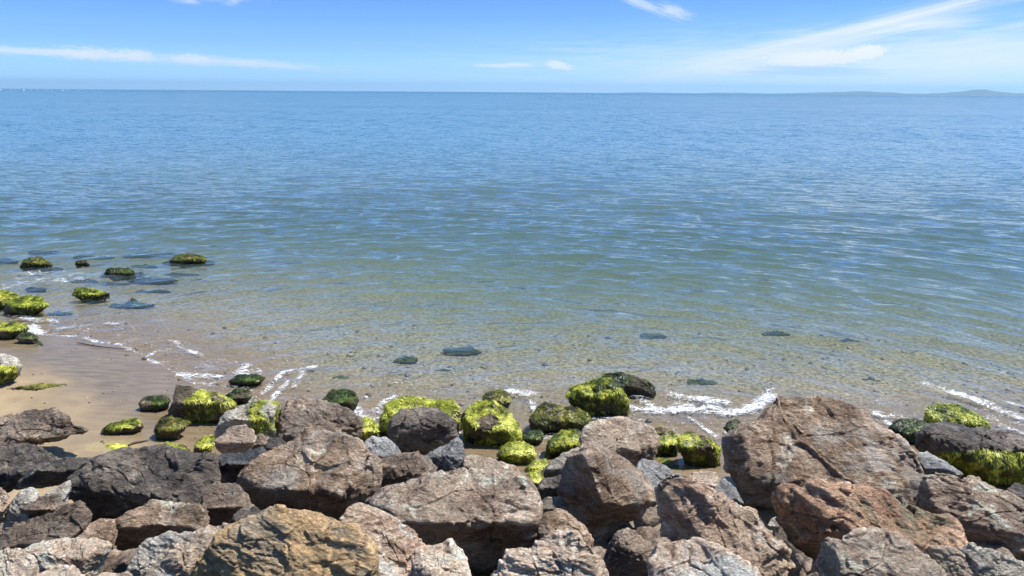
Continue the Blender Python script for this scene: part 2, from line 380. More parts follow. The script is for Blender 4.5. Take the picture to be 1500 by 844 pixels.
# foam: where the swash breaks (picture points of the sea level, size in metres)
foam = np.zeros_like(X)
def fblob(x, y, x2, y2, wd, s):
    global foam
    a = on_plane(x, y)[:2]; b = on_plane(x2, y2)[:2]; ab = b - a
    P = np.stack([X, Y], 1); tt = np.clip(((P - a) @ ab) / max(ab @ ab, 1e-6), 0, 1)
    dd = np.hypot(*(P - (a + tt[:, None] * ab)).T)
    foam = np.maximum(foam, s * np.exp(-(dd / wd) ** 2))
for a in [(385, 578, 415, 545, .08, .75), (415, 545, 460, 535, .10, .7), (432, 565, 447, 540, .10, .6), (395, 588, 420, 560, .08, .75), (545, 600, 580, 580, .10, .75), (525, 605, 548, 612, .10, .8),
          (750, 572, 775, 576, .14, .85), (778, 585, 786, 610, .08, .7), (930, 575, 960, 600, .12, .75), (950, 600, 1030, 600, .15, .95), (985, 578, 1060, 588, .16, .72), (1000, 592, 1060, 600, .2, .62), (1060, 605, 1100, 600, .13, .9),
          (1100, 598, 1130, 578, .14, .9), (1010, 612, 1050, 640, .05, .8), (1120, 580, 1130, 570, .1, .7), (1300, 618, 1330, 650, .08, 1.0), (1285, 605, 1320, 610, .14, .7),
          (1355, 563, 1400, 575, .14, .72), (1390, 573, 1450, 592, .12, .78), (1440, 590, 1520, 620, .12, .74), (1450, 610, 1520, 650, .12, .7), (1480, 590, 1520, 600, .1, .7),
          (45, 478, 60, 492, .14, .9), (60, 492, 105, 494, .12, .8), (105, 494, 150, 502, .07, .75), (85, 482, 120, 478, .15, .6), (200, 530, 228, 515, .06, .75), (235, 543, 262, 548, .06, .8), (262, 548, 320, 552, .12, .8),
          (130, 582, 140, 572, .02, .8), (140, 572, 165, 560, .022, .85), (240, 580, 290, 560, .05, .5), (15, 420, 110, 400, .5, .5), (40, 405, 110, 410, .6, .48), (40, 400, 80, 398, .4, .5),
          (830, 640, 770, 640, .1, .6), (775, 655, 800, 640, .06, .75), (860, 612, 905, 612, .06, .7), (300, 560, 380, 580, .25, .45), (500, 560, 900, 560, .35, .36), (1150, 560, 1300, 590, .3, .40)]:
    fblob(*a)
foam = np.maximum(foam, (0.62 + 0.5 * perlin(np.stack([X * 1.1, Y * 1.1, 0 * X], 1))) * np.exp(-((d - 0.12 + 0.12 * perlin(np.stack([X * 2, Y * 2, 0 * X + 4], 1))) / 0.09) ** 2))
foam = np.maximum(foam, (0.42 + 0.7 * perlin(np.stack([X * .9, Y * .9, 0 * X + 9], 1))) * np.exp(-((d - 0.75 + 0.3 * perlin(np.stack([X * 1.2, Y * 1.2, 0 * X + 2], 1))) / 0.16) ** 2))
foam = np.maximum(foam, 0.36 * np.exp(-(np.maximum(d - 0.3, 0) / 1.8) ** 2))  # near-shore weight, also thickens the painted glint flecks

mt, t = newmat('sea_water')
uvn = t.n('ShaderNodeAttribute', attribute_name='ripple').outputs['Vector']
g = t.n('ShaderNodeNewGeometry').outputs['Position']
dep = t.n('ShaderNodeAttribute', attribute_name='depth').outputs['Fac']
fo = t.n('ShaderNodeAttribute', attribute_name='foam').outputs['Fac']
near = t.n('ShaderNodeAttribute', attribute_name='near').outputs['Fac']
farw = t.n('ShaderNodeAttribute', attribute_name='farw').outputs['Fac']
def slope(rz, sxy, scale, det, amp, seed):
    nz = t.n('ShaderNodeTexNoise', {'Vector': t.mapping(uvn, loc=(seed, seed * 2, 0), rot=(0, 0, rz), sc=(*sxy, 1)), 'Scale': scale, 'Detail': det, 'Roughness': 0.6, 'Distortion': 0.35}).outputs[1]
    c_ = t.n('ShaderNodeVectorMath', {0: nz, 1: (0.5, 0.5, 0.5)}, operation='SUBTRACT').outputs[0]
    return t.n('ShaderNodeVectorMath', {0: c_, 3: amp}, operation='SCALE').outputs[0]
vadd = lambda a_, b_: t.n('ShaderNodeVectorMath', {0: a_, 1: b_}, operation='ADD').outputs[0]
gust = t.smooth(t.noise(t.mapping(uvn, sc=(0.35, 1, 1)), 0.035, 4, 0.6), 0.3, 0.7, 0.8, 1.15)
sl = vadd(vadd(slope(0.10, (0.62, 1.1), 1.2, 2, 0.34, 1.0), slope(-0.14, (0.36, 1.7), 3.0, 2, 1.35, 5.0)), slope(0.18, (0.42, 1.6), 8.5, 2, 0.80, 9.0))
sl = vadd(sl, slope(0.0, (0.7, 1.3), 30.0, 2, t.m('MULTIPLY', near, 0.50), 3.0))
sl = vadd(sl, slope(0.05, (1.3, 0.55), 0.36, 3, t.m('MULTIPLY', farw, 0.75), 7.0))
sl = t.n('ShaderNodeVectorMath', {0: sl, 1: (0.55, 1.0, 0.0)}, operation='MULTIPLY').outputs[0]
sl = t.n('ShaderNodeVectorMath', {0: sl, 3: t.m('MULTIPLY', gust, t.smooth(dep, 0.0, 0.30, 0.40, 1.0))}, operation='SCALE').outputs[0]
wn = t.n('ShaderNodeVectorMath', {0: vadd(t.n('ShaderNodeNewGeometry').outputs['Normal'], sl)}, operation='NORMALIZE').outputs[0]
# foam lace and painted glint flecks
wv = t.n('ShaderNodeVectorMath', {0: g, 1: t.n('ShaderNodeVectorMath', {0: t.n('ShaderNodeTexNoise', {'Vector': g, 'Scale': 3.0, 'Detail': 5.0}).outputs[1], 1: (0.35, 0.35, 0.0)}, operation='MULTIPLY').outputs[0]}, operation='ADD').outputs[0]
v1 = t.n('ShaderNodeTexVoronoi', {'Vector': t.mapping(wv, rot=(0, 0, 0.4), sc=(1, 1.8, 0)), 'Scale': 6.0}, feature='DISTANCE_TO_EDGE').outputs[0]
v2 = t.n('ShaderNodeTexVoronoi', {'Vector': t.mapping(wv, sc=(1, 1.3, 0)), 'Scale': 22.0}, feature='DISTANCE_TO_EDGE').outputs[0]
fn = t.noise(wv, 4.0, 8, 0.72)
fo2 = t.m('MULTIPLY', fo, t.smooth(fn, 0.30, 0.66, 0.25, 1.5))
m1 = t.m('SUBTRACT', t.m('MULTIPLY', fo2, 0.15), t.m('MULTIPLY', v1, 1.15))
m2 = t.m('SUBTRACT', t.m('MULTIPLY', fo2, 0.13), v2)
fth = t.m('SUBTRACT', t.m('MAXIMUM', m1, m2), t.m('SUBTRACT', 0.062, t.m('MULTIPLY', fo2, 0.028)))
fm = t.smooth(fth, 0.0, 0.035, 0.0, 0.95)
glint_fleck = t.smooth(t.m('ADD', t.noise(t.mapping(g, sc=(1, 1.7, 1)), 30.0, 4, 0.75), t.m('MULTIPLY', fo, 0.13)), 0.655, 0.69)  # white flecks painted in for sun glints and caustic glitter
fm = t.m('MAXIMUM', fm, glint_fleck)
fresn = t.n('ShaderNodeFresnel', {'IOR': 1.333, 'Normal': wn}).outputs[0]
gl = t.n('ShaderNodeBsdfGlossy', {'Color': (1, 1, 1), 'Roughness': 0.09, 'Normal': wn})
# water column: absorption over the slant path, and scattering by the suspended matter
inc = t.n('ShaderNodeVectorMath', {0: t.n('ShaderNodeNewGeometry').outputs['Incoming'], 1: (0, 0, 1)}, operation='DOT_PRODUCT').outputs['Value']
cosr = t.m('SQRT', t.m('SUBTRACT', 1.0, t.m('DIVIDE', t.m('SUBTRACT', 1.0, t.m('MULTIPLY', inc, inc)), 1.777)))
path = t.m('DIVIDE', dep, cosr)
opac = t.m('SUBTRACT', 1.0, t.m('POWER', 2.718, t.m('MULTIPLY', path, -0.55)))
tr_r = t.m('POWER', 2.718, t.m('MULTIPLY', path, -0.40)); tr_g = t.m('POWER', 2.718, t.m('MULTIPLY', path, -0.10)); tr_b = t.m('POWER', 2.718, t.m('MULTIPLY', path, -0.16))
trc = t.n('ShaderNodeCombineColor', {0: tr_r, 1: tr_g, 2: tr_b}).outputs[0]
trn = t.n('ShaderNodeBsdfTransparent', {'Color': trc})
far = t.smooth(dep, 0.8, 4.0)
body = t.n('ShaderNodeBsdfDiffuse', {'Color': t.mix(far, (0.100, 0.150, 0.138), (0.040, 0.128, 0.205))})
col_ = t.n('ShaderNodeMixShader', {0: opac, 1: trn.outputs[0], 2: body.outputs[0]})
surf = t.n('ShaderNodeMixShader', {0: fresn, 1: col_.outputs[0], 2: gl.outputs[0]})
fb = t.n('ShaderNodeBump', {'Strength': 0.6, 'Distance': 0.06, 'Height': fth})
foam_glint_b = t.n('ShaderNodeBsdfPrincipled', {'Base Color': (0.72, 0.74, 0.76), 'Roughness': 0.45, 'Normal': fb.outputs[0]})
out = t.n('ShaderNodeMixShader', {0: fm, 1: surf.outputs[0], 2: foam_glint_b.outputs[0]})
t.n('ShaderNodeOutputMaterial', {0: out.outputs[0]})
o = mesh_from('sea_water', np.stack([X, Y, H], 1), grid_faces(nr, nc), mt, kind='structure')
fattr(o, 'farw', sstep(RRf, 25, 110) * (1 + 0.5 * sstep(RRf, 250, 600) + 3.0 * sstep(RRf, 800, 1800))); fattr(o, 'depth', depth); fattr(o, 'foam', foam); fattr(o, 'near', np.clip(1.3 - RRf / 35, 0, 1))
a = o.data.attributes.new('ripple', 'FLOAT_VECTOR', 'POINT'); a.data.foreach_set('vector', np.stack([U, V, 0 * U], 1).astype(np.float32).ravel())

# ------------------------------------------------------------------ boulders
_ico = {}
def geodesic(n):
    if n in _ico: return _ico[n]
    p = (1 + 5 ** 0.5) / 2
    v = np.array([(-1, p, 0), (1, p, 0), (-1, -p, 0), (1, -p, 0), (0, -1, p), (0, 1, p), (0, -1, -p), (0, 1, -p), (p, 0, -1), (p, 0, 1), (-p, 0, -1), (-p, 0, 1)], float)
    f = [(0, 11, 5), (0, 5, 1), (0, 1, 7), (0, 7, 10), (0, 10, 11), (1, 5, 9), (5, 11, 4), (11, 10, 2), (10, 7, 6), (7, 1, 8), (3, 9, 4), (3, 4, 2), (3, 2, 6), (3, 6, 8), (3, 8, 9), (4, 9, 5), (2, 4, 11), (6, 2, 10), (8, 6, 7), (9, 8, 1)]
    pts = []; tri = []
    for a, b, c in f:
        idx = {}
        for i in range(n + 1):
            for j in range(n + 1 - i):
                idx[i, j] = len(pts); pts.append(v[a] + (v[b] - v[a]) * i / n + (v[c] - v[a]) * j / n)
        for i in range(n):
            for j in range(n - i):
                tri.append((idx[i, j], idx[i + 1, j], idx[i, j + 1]))
                if i + j < n - 1: tri.append((idx[i + 1, j], idx[i + 1, j + 1], idx[i, j + 1]))
    pts = np.array(pts); pts /= np.linalg.norm(pts, axis=1)[:, None]
    key = np.round(pts * 1e5).astype(np.int64)
    _, first, invi = np.unique(key, axis=0, return_index=True, return_inverse=True)
    _ico[n] = (pts[first], invi.reshape(-1)[np.array(tri)])
    return _ico[n]
def vnormals(co, tri):
    fn = np.cross(co[tri[:, 1]] - co[tri[:, 0]], co[tri[:, 2]] - co[tri[:, 0]])
    vn = np.zeros_like(co)
    for k in range(3):
        for ax in range(3): vn[:, ax] += np.bincount(tri[:, k], fn[:, ax], len(co))
    return vn / (np.linalg.norm(vn, axis=1)[:, None] + 1e-12)

ZC_Y = [540, 600, 650, 700, 760, 844, 880]; ZC_Z = [0.1, 0.2, 0.36, 0.62, 1.02, 1.50, 1.62]
def polar_radius(poly, c, ths):
    out = np.zeros(len(ths)); dx, dy = np.cos(ths), -np.sin(ths)
    for (x1, y1), (x2, y2) in zip(poly, np.roll(poly, -1, axis=0)):
        ex, ey = x2 - x1, y2 - y1; den = dx * ey - dy * ex; den = np.where(abs(den) < 1e-9, 1e-9, den)
        tt = ((x1 - c[0]) * ey - (y1 - c[1]) * ex) / den; s = ((x1 - c[0]) * dy - (y1 - c[1]) * dx) / den
        ok = (tt > 0) & (s >= -1e-6) & (s <= 1 + 1e-6)
        out = np.where(ok, np.maximum(out, tt), out)
    return out
NR = 0
def unit(v): v = np.array(v, float); return v / np.linalg.norm(v)

def make_rock(mat, label, poly, g=False, e=-0.15, nt=(0, -0.25, 1), nf=(0, -1, -0.25), extra=(), p=24, k=0.85, dz=0.0, dd=0.0, sub=False,
              moss=0.0, hue='bright', wet=0.0, rough=1.0, strands=None, n=None, group=None, name='boulder', seed=None, bare=None, sl=1.0, zb=None, planes=None):
    """One boulder. poly: its outline as it is seen; the stone gets its own place on the shore, its size and depth, and planes:
    nt / nf are the world normals of its top and of its seaward-away (near) face, e how far down they meet."""
    global NR
    NR += 1
    rs = np.random.default_rng(seed if seed is not None else NR * 13 + 5)
    poly = np.array(poly, float)
    x, y = poly[:, 0], poly[:, 1]; x2, y2 = np.roll(x, -1), np.roll(y, -1)
    cr = x * y2 - x2 * y; A = cr.sum() / 2
    c = np.array([((x + x2) * cr).sum(), ((y + y2) * cr).sum()]) / (6 * A)
    wpx, hpx = np.ptp(x), np.ptp(y); size = math.sqrt(wpx * hpx)
    if g:
        P = None
        d_ = ray(c[0], y.max())
        s_ = (0 - CAM_H) / d_[2]
        for _ in range(6):
            P = CAMP + d_ * s_
            zg = zb if zb is not None else float(sand_z(np.array([P[0]]), np.array([P[1]]))[0])
            s_ = (zg - CAM_H) / d_[2]
        vd = (P - CAMP) @ nF
        D = vd + 0.25 * k * size / 2 * vd / FPX + dd
    else:
        zc = np.interp(c[1], ZC_Y, ZC_Z) + dz
        P = on_plane(c[0], c[1], zc); D = (P - CAMP) @ nF + dd
    d_ = ray(*c); C = CAMP + d_ * (D / (d_ @ nF))
    s = D / FPX; T = k * size / 2 * s
    wv_ = -d_
    loc = lambda v: np.array([unit(v) @ nR, unit(v) @ nU, unit(v) @ wv_])
    pe = np.array([0.0, e, 0.80])
    pl = []
    a = unit(loc(nt)); pl.append((a, max(a @ pe, 0.30)))
    b = unit(loc(nf)); pl.append((b, max(b @ pe, 0.30)))
    if planes: pl = [(unit(v), h_) for v, h_ in planes]
    for v in ((1, 0.1, 0.1), (-1, 0.1, 0.15), (0, 1, -0.1), (0, 0, -1)):
        pl.append((unit(loc(np.array(v) + rs.normal(0, 0.22, 3))), rs.uniform(0.72, 0.95)))
    for _ in range(7):
        q = rs.normal(size=3); q[2] *= 0.8
        pl.append((unit(q), rs.uniform(0.80, 1.02)))
    for v, h_ in extra: pl.append((unit(loc(v)), h_))
    Nn = np.array([q for q, _ in pl]); Hh = np.array([h_ for _, h_ in pl])
    def rad(dv):
        q = np.maximum(dv @ Nn.T, 0) / Hh
        q = np.concatenate([q, np.full((len(dv), 1), 1 / 1.12)], 1)
        return (q ** p).sum(1) ** (-1.0 / p)
    if n is None: n = int(np.clip(size / 3.0, 12, 50))
    dirs, tri = geodesic(n)
    q = dirs * rad(dirs)[:, None]
    nth = 360; ths = np.arange(nth) / nth * 2 * math.pi
    phs = np.linspace(-1.2, 1.2, 41)
    TT, PP = np.meshgrid(ths, phs, indexing='ij')
    dv = np.stack([np.cos(PP) * np.cos(TT), np.cos(PP) * np.sin(TT), np.sin(PP)], -1).reshape(-1, 3)
    rm = (rad(dv) * np.cos(PP).ravel()).reshape(nth, -1).max(1)
    rp = polar_radius(poly, c, ths)
    ker = np.array([1, 2, 3, 2, 1.]); ker /= ker.sum()
    rp = np.convolve(np.concatenate([rp[-2:], rp, rp[:2]]), ker, 'valid')
    ratio = rp / rm
    tq = (np.arctan2(q[:, 1], q[:, 0]) % (2 * math.pi)) / (2 * math.pi) * nth
    rat = np.interp(tq, np.arange(nth + 1), np.append(ratio, ratio[0])); rmq = np.interp(tq, np.arange(nth + 1), np.append(rm, rm[0]))
    rho = np.hypot(q[:, 0], q[:, 1]); bl = sstep(rho / rmq, 0.0, 0.85)
    # an ellipse-like mean near the pole so the planes stay plane
    ex_, ey_ = wpx / 2, hpx / 2
    sa = (ex_ * (1 - bl) + rat * bl) ; sb = (ey_ * (1 - bl) + rat * bl)
    la, lb, lt = q[:, 0] * sa * s, q[:, 1] * sb * s, q[:, 2] * T
    co = nR[None] * la[:, None] + nU[None] * lb[:, None] + wv_[None] * lt[:, None]
    if g and not sub:
        zc_ = -0.15 * hpx / 2 * s
        co[:, 2] = np.where(co[:, 2] < zc_, zc_ + (co[:, 2] - zc_) * 1.7, co[:, 2])
    if sub:
        co[:, 2] *= 0.6; C = C - np.array([0, 0, 0.06])
    S = size * s / 2                              # mean radius in metres
    sd_ = rs.uniform(-50, 50, 3)
    # relief: bending, chipped planes, bedding ridges, cracks, grain
    for stage in range(2):
        vn = vnormals(co, tri)
        if stage == 0:
            pp = co / S
            wpp = pp + 0.22 * np.stack([perlin(pp * 1.6 + 3 + i * 5) for i in range(3)], 1)
            h1 = 0.050 * fbm(pp * 1.0 + sd_, 2)
            f1, f2, cid, tl = worley(wpp * 1.15 + sd_)
            g1, g2, cid2, tl2 = worley(wpp * 2.6 + sd_ + 9)
            blend = sstep(f2 - f1, 0.0, 0.10)
            h1 = h1 * 0.8 + 0.085 * tl * blend + 0.035 * (cid - 0.5) * blend + (0.050 * tl2 + 0.030 * (cid2 - 0.5)) * sstep(g2 - g1, 0.0, 0.05)
            co = co + vn * (h1 * S * rough)[:, None]
        else:
            ax = unit(rs.normal(size=3) + np.array([0, 0, 0.8]))
            lw = co + 0.10 * S * np.stack([perlin(co / S * 1.5 + 9 + i * 7) for i in range(3)], 1)
            sc = 1.0 / max(S, 0.18)
            t1 = unit(np.cross(ax, (0.3, 1, 0.2))); t2 = np.cross(ax, t1)
            L3 = np.stack([lw @ ax, lw @ t1, lw @ t2], 1) * sc
            mk = sstep(perlin(L3 * 0.9 + sd_ + 31), -0.15, 0.35)          # relief is strong in some areas and weak in others
            bed = perlin(L3 * np.array([8.0, 1.0, 1.6]) + sd_)
            bed2 = perlin(L3 * np.array([17.0, 2.5, 3.5]) + sd_ + 11)
            f1, f2, cid, tl = worley(L3 * np.array([6.5, 2.4, 3.4]) + sd_)
            rid = 1 - np.abs(perlin(L3 * np.array([3.4, 1.6, 2.2]) + sd_ + 5)) * 2.2
            crk = 1 - sstep(np.abs(perlin(L3 * np.array([1.2, 0.8, 1.0]) + sd_ * 2)), 0.0, 0.022)
            crk2 = (1 - sstep(np.abs(perlin(L3 * np.array([2.6, 1.2, 2.0]) - sd_)), 0.0, 0.03)) * mk
            fine = fbm(L3 * np.array([13, 7, 8.]) + sd_, 3, 0.62)
            dsp = (0.022 * bed + 0.010 * bed2) * (0.35 + mk) + 0.010 * np.maximum(rid, 0) ** 2 + (0.034 * tl + 0.018 * (cid - 0.5)) * (0.12 + 0.9 * mk) \
                  + 0.017 * fine - 0.040 * crk - 0.022 * crk2
            co = co + vn * (dsp * min(S, 0.8) * rough)[:, None]
    vn = vnormals(co, tri)
    o = mesh_from(name, co, tri, MATS[mat], loc=C)
    wz = co[:, 2] + C[2]
    upn = vn[:, 2]
    nz = fbm((co + C) * 2.6, 3)
    al = np.zeros(len(co))
    if moss > 0:
        al = moss - 0.16 + 0.60 * nz + 0.26 * (upn - 0.4)
        if bare == 'front': al -= 0.9 * sstep(-(vn[:, 1]) + 0.2 * nz, 0.35, 0.8)
        if bare == 'top': al -= 1.1 * sstep(lb / (hpx / 2 * s) + 0.3 * nz, 0.05, 0.45)
        if bare == 'centre': al -= 1.3 * np.exp(-((la / (wpx * .14 * s)) ** 2 + ((lb - 0.12 * hpx * s) / (hpx * .17 * s)) ** 2)) * (lt > 0)
        if bare == 'tip': al -= 1.2 * sstep(-la / (wpx / 2 * s) + 0.4 * nz + 0.5 * lb / (hpx / 2 * s), 0.25, 0.6)
        if bare == 'left': al -= 1.2 * sstep(-la / (wpx / 2 * s) + 0.3 * nz, 0.0, 0.4)
        if bare == 'lefttop': al -= 1.2 * sstep(-la / (wpx / 2 * s) + 0.3 * nz, 0.0, 0.4) 
        if bare == 'most': al -= 0.9 * sstep(la / (wpx / 2 * s) + 0.2 * nz, -1.0, -0.35)
        if bare == 'cap': al -= 1.3 * sstep(lb / (hpx / 2 * s) + 0.25 * nz, 0.00, 0.25) 
        al = np.clip(al, 0, 1)
    fattr(o, 'algae', al)
    hv = {'bright': 0.75, 'mid': 0.5, 'dark': 0.22, 'olive': 0.36}[hue]
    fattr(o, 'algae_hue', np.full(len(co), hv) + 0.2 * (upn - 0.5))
    wt = np.maximum(wet, 1 - sstep(wz + 0.05 * nz, 0.02, 0.12))
    if sub: wt = np.full(len(co), wet)
    fattr(o, 'wet', wt)
    if len(label.split()) > 16: print('LONG', label)
    o['label'] = label; o['category'] = 'rock' if name != 'stone' else 'stone'
    if group: o['group'] = group
    if moss > 0.2 and strands != 0:
        area = wpx * hpx
        cnt = int((strands or np.clip(area * 0.7, 150, 3600)) * 1.7)
        vis = (al > 0.42) & (wz > -0.05) & (vn @ (CAMP - C) > -0.4 * np.linalg.norm(CAMP - C))
        ids = np.where(vis)[0]
        if len(ids) > 10:
            pr = al[ids] ** 2; pr /= pr.sum()
            ii = rs.choice(ids, cnt, p=pr)
            base = co[ii] + rs.normal(0, S * 0.02, (cnt, 3)) * 0.5; nn = vn[ii]
            down = np.array([0, 0, -1.0])[None] - nn * (-nn[:, 2:3])
            flow = np.stack([perlin(base * 6 + 3), perlin(base * 6 + 23), perlin(base * 6 + 43)], 1)
            dr = down * (0.9 + 0.0 * nn) + flow * 0.7 + rs.normal(0, 0.22, (cnt, 3))
            dr -= nn * (dr * nn).sum(1)[:, None]; dr /= np.linalg.norm(dr, axis=1)[:, None] + 1e-9
            side = np.cross(dr, nn)
            L = rs.uniform(0.012, 0.048, cnt) * sl * min(1.3, 0.55 + S * 1.6); W = rs.uniform(0.0020, 0.0048, cnt) * (D / 7) ** 0.7
            rows = []
            lift = rs.uniform(0.001, 0.007, cnt)
            for j, tt in enumerate((0, 0.5, 1.0)):
                cpt = base + dr * (L * tt)[:, None] + nn * (lift * (math.sin(tt * 2.6) + 0.15) - 0.35 * L * L * tt * tt / max(S, .1))[:, None]
                cpt = cpt + side * (np.sin(tt * 3 + rs.uniform(0, 6, cnt)) * 0.12 * L * tt)[:, None]
                wj = W * (1, 0.9, 0.25)[j]
                rows.append(cpt - side * wj[:, None]); rows.append(cpt + side * wj[:, None])
            vv = np.stack(rows, 1).reshape(-1, 3)
            b0 = np.arange(cnt)[:, None] * 6
            ff = np.concatenate([b0 + np.array([0, 1, 3, 2]) + 2 * j for j in range(2)], 0)
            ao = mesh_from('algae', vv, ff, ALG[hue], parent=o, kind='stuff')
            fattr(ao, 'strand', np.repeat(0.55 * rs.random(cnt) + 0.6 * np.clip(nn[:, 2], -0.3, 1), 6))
    return o

def blob(x0, y0, x1, y1, seed=0, nn=12, sag=0.0):
    """an outline for a low stone that fills a small box"""
    r_ = random.Random(seed); out = []
    for i in range(nn):
        a = -math.pi + i * 2 * math.pi / nn
        q = 0.84 + 0.5 * (r_.random() - .5)
        out.append(((x0 + x1) / 2 + (x1 - x0) / 2 * q * math.cos(a), (y0 + y1) / 2 + (y1 - y0) / 2 * q * math.sin(a) * (1 if math.sin(a) < 0 else 0.9)))
    return out
RK = make_rock
GA = 'algae covered rocks on the left of the cove'
# far left cove
RK('green', 'flat dark weedy rock just breaking the water, leftmost of the far row', blob(-24, 378, 30, 388, 1), g=True, rough=1.9, n=20, moss=.7, hue='dark', k=.8)
RK('green', 'dark olive humped rock standing out of the water second in the far row', [(29, 390), (33, 382), (42, 377), (60, 378), (72, 382), (77, 388), (70, 392), (45, 393)], g=True, rough=1.9, n=20, zb=-.05, moss=.75, hue='olive')
RK('green', 'tiny olive rock tip in the water third in the far row', blob(107, 380, 134, 391, 3), g=True, rough=1.9, n=20, zb=-.05, moss=.7, hue='olive')
RK('green', 'low dark rock with an olive tip in the water in front of the far row', [(150, 402), (158, 394), (175, 391), (192, 394), (199, 401), (186, 407), (165, 407)], g=True, rough=1.9, n=20, zb=-.05, moss=.65, hue='dark')
RK('green', 'small olive topped rock farthest along the row into the sea', [(246, 384), (256, 376), (275, 371), (292, 372), (303, 379), (298, 386), (270, 388)], g=True, rough=1.9, n=20, zb=-.05, moss=.7, hue='olive')
RK('green', 'low yellow green tipped rock alone in the shallows behind the sand', [(104, 433), (110, 424), (125, 421), (145, 424), (163, 430), (152, 438), (125, 440)], g=True, rough=1.9, n=20, zb=-.05, moss=.75, hue='mid')
RK('green', 'bright green weedy rock at the picture edge behind the large bright one', [(-40, 440), (-20, 428), (5, 425), (25, 431), (32, 440), (20, 450), (-30, 455)], g=True, rough=1.9, n=20, moss=1, hue='bright')
RK('green', 'large bright green weed covered rock where the water meets the beach', [(4, 458), (10, 444), (25, 436), (45, 431), (62, 435), (73, 448), (60, 454), (40, 461), (20, 464)], g=True, moss=1, hue='mid')
RK('green', 'olive green rounded rock on the wet sand beside the first white foam', [(-40, 480), (-10, 474), (20, 471), (36, 474), (44, 481), (36, 490), (10, 495), (-35, 497)], g=True, moss=.85, hue='mid')
RK('green', 'small dark green stone against the olive rounded rock on wet sand', [(22, 496), (30, 488), (45, 487), (57, 494), (50, 502), (35, 504)], g=True, moss=.8, hue='dark', name='stone')
RK('pale', 'pale topped rock with a fringe of green weed on the upper beach', [(-60, 530), (-20, 518), (10, 518), (26, 525), (34, 535), (28, 546), (5, 556), (-50, 566)], g=True, moss=.75, hue='mid', bare='top')
# submerged dark rocks
SUB = [((180, 364, 262, 380), 'long dark rock lying under water behind the row of weedy rocks'), ((96, 369, 170, 382), 'dark flat rock under water between the far weedy rocks'),
       ((190, 382, 236, 393), 'small dark rock under water beside the olive topped far rock'), ((188, 399, 272, 419), 'wide blackish rock under water in the middle of the cove'),
       ((158, 436, 236, 453), 'long shadowy rock under water off the wet sand'), ((34, 414, 74, 431), 'dark rock awash behind the large bright green rock'),
       ((66, 449, 108, 464), 'dark weedy rock awash right of the large bright green rock'), ((36, 361, 92, 374), 'flat dark rock under water farthest off the beach')]
for i, (b, l) in enumerate(SUB):
    RK('green', l, blob(*b, seed=20 + i), g=True, sub=True, moss=.8, hue='dark', strands=350, sl=3, k=.9, wet=.75, rough=1.8, n=20)
SUB = [((638, 500, 706, 523), 'dark weedy rock under clear water, larger one off the middle of the shore', 'dark'), ((572, 512, 614, 535), 'dim rock under clear water left of the dark weedy one', 'dark'),
       ((628, 533, 664, 547), 'small dim rock under clear water below the dark weedy one', 'dark'), ((483, 542, 512, 557), 'small greenish stone under water off the left foam streaks', 'mid'),
       ((930, 481, 988, 497), 'dim rock far out under the clear water right of the middle', 'dark'), ((1000, 545, 1062, 564), 'dark green weedy rock awash above the white foam', 'dark'),
       ((1226, 490, 1264, 504), 'dim rock under water off the huge brown boulder', 'dark'), ((1236, 548, 1310, 562), 'reddish rock dimly seen under water behind the huge brown boulder', 'dark'), ((1110, 478, 1160, 492), 'dim greenish rock far out under water among the glints', 'dark')]
for i, (b, l, h) in enumerate(SUB):
    RK('green', l, blob(*b, seed=(57 if i == 0 else 40 + i)), seed=(900 if i == 0 else None), g=True, sub=True, moss=.8, hue=('olive' if i % 2 else 'dark'), strands=350, sl=3, k=.7, wet=.2, rough=1.8, n=20)
# shore rocks, left
RK('dbrown', 'dark mauve boulder half sunk in the sand at the left picture edge', [(-60, 650), (-30, 628), (0, 616), (20, 609), (45, 600), (82, 598), (95, 608), (118, 625), (131, 630), (128, 634), (95, 641), (60, 645), (40, 650), (10, 662), (-30, 672)], g=True, e=-.2, nt=(0.15, -.35, 1), nf=(0, -1, .3), k=.6, moss=0)
RK('green', 'low green weedy stone lying by itself on the sand', [(148, 630), (155, 624), (170, 618), (200, 612), (209, 620), (212, 626), (200, 632), (165, 636), (157, 636)], g=True, moss=.85, hue='mid', name='stone')
RK('green', 'dark green stone awash behind the lone green stone', [(203, 590), (215, 580), (240, 579), (251, 586), (245, 596), (225, 603), (205, 600)], g=True, moss=.85, hue='dark', name='stone')
RK('green', 'heart shaped olive stone below the shaggy peaked rock', [(226, 630), (235, 614), (248, 610), (265, 614), (278, 619), (270, 630), (262, 634), (262, 640), (245, 645), (230, 642)], g=True, moss=.75, hue='olive', name='stone')
RK('green', 'shaggy bright green rock with a bare brown peak at its left', [(245, 602), (253, 587), (254, 572), (258, 563), (275, 567), (300, 573), (330, 580), (345, 590), (346, 597), (330, 608), (310, 617), (290, 620), (270, 616), (250, 611)], g=True, moss=.95, hue='bright', bare='tip', e=.1, sl=.95, strands=3600)
RK('green', 'dark green rock awash behind the shaggy peaked rock, the farther one', [(333, 560), (350, 548), (375, 548), (392, 553), (380, 562), (350, 567)], g=True, moss=.55, hue='dark')
RK('green', 'dark green wet rock awash behind the shaggy peaked rock, the nearer one', [(328, 582), (345, 570), (366, 572), (370, 580), (358, 590), (340, 593)], g=True, moss=.7, hue='dark')
RK('pale', 'pale rock washed with yellow algae next to the round mauve stone', [(314, 645), (316, 622), (323, 612), (335, 602), (350, 596), (370, 588), (395, 586), (412, 590), (410, 605), (408, 620), (408, 640), (390, 644), (370, 645), (350, 650), (335, 652), (320, 650)], g=True, moss=.62, hue='bright', e=.15, strands=500, bare='left', sl=.6)
RK('green', 'dark green dome of a rock behind the grey brown boulder', [(470, 588), (485, 573), (505, 569), (520, 575), (526, 587), (518, 600), (500, 603), (480, 600)], g=True, moss=.9, hue='dark')
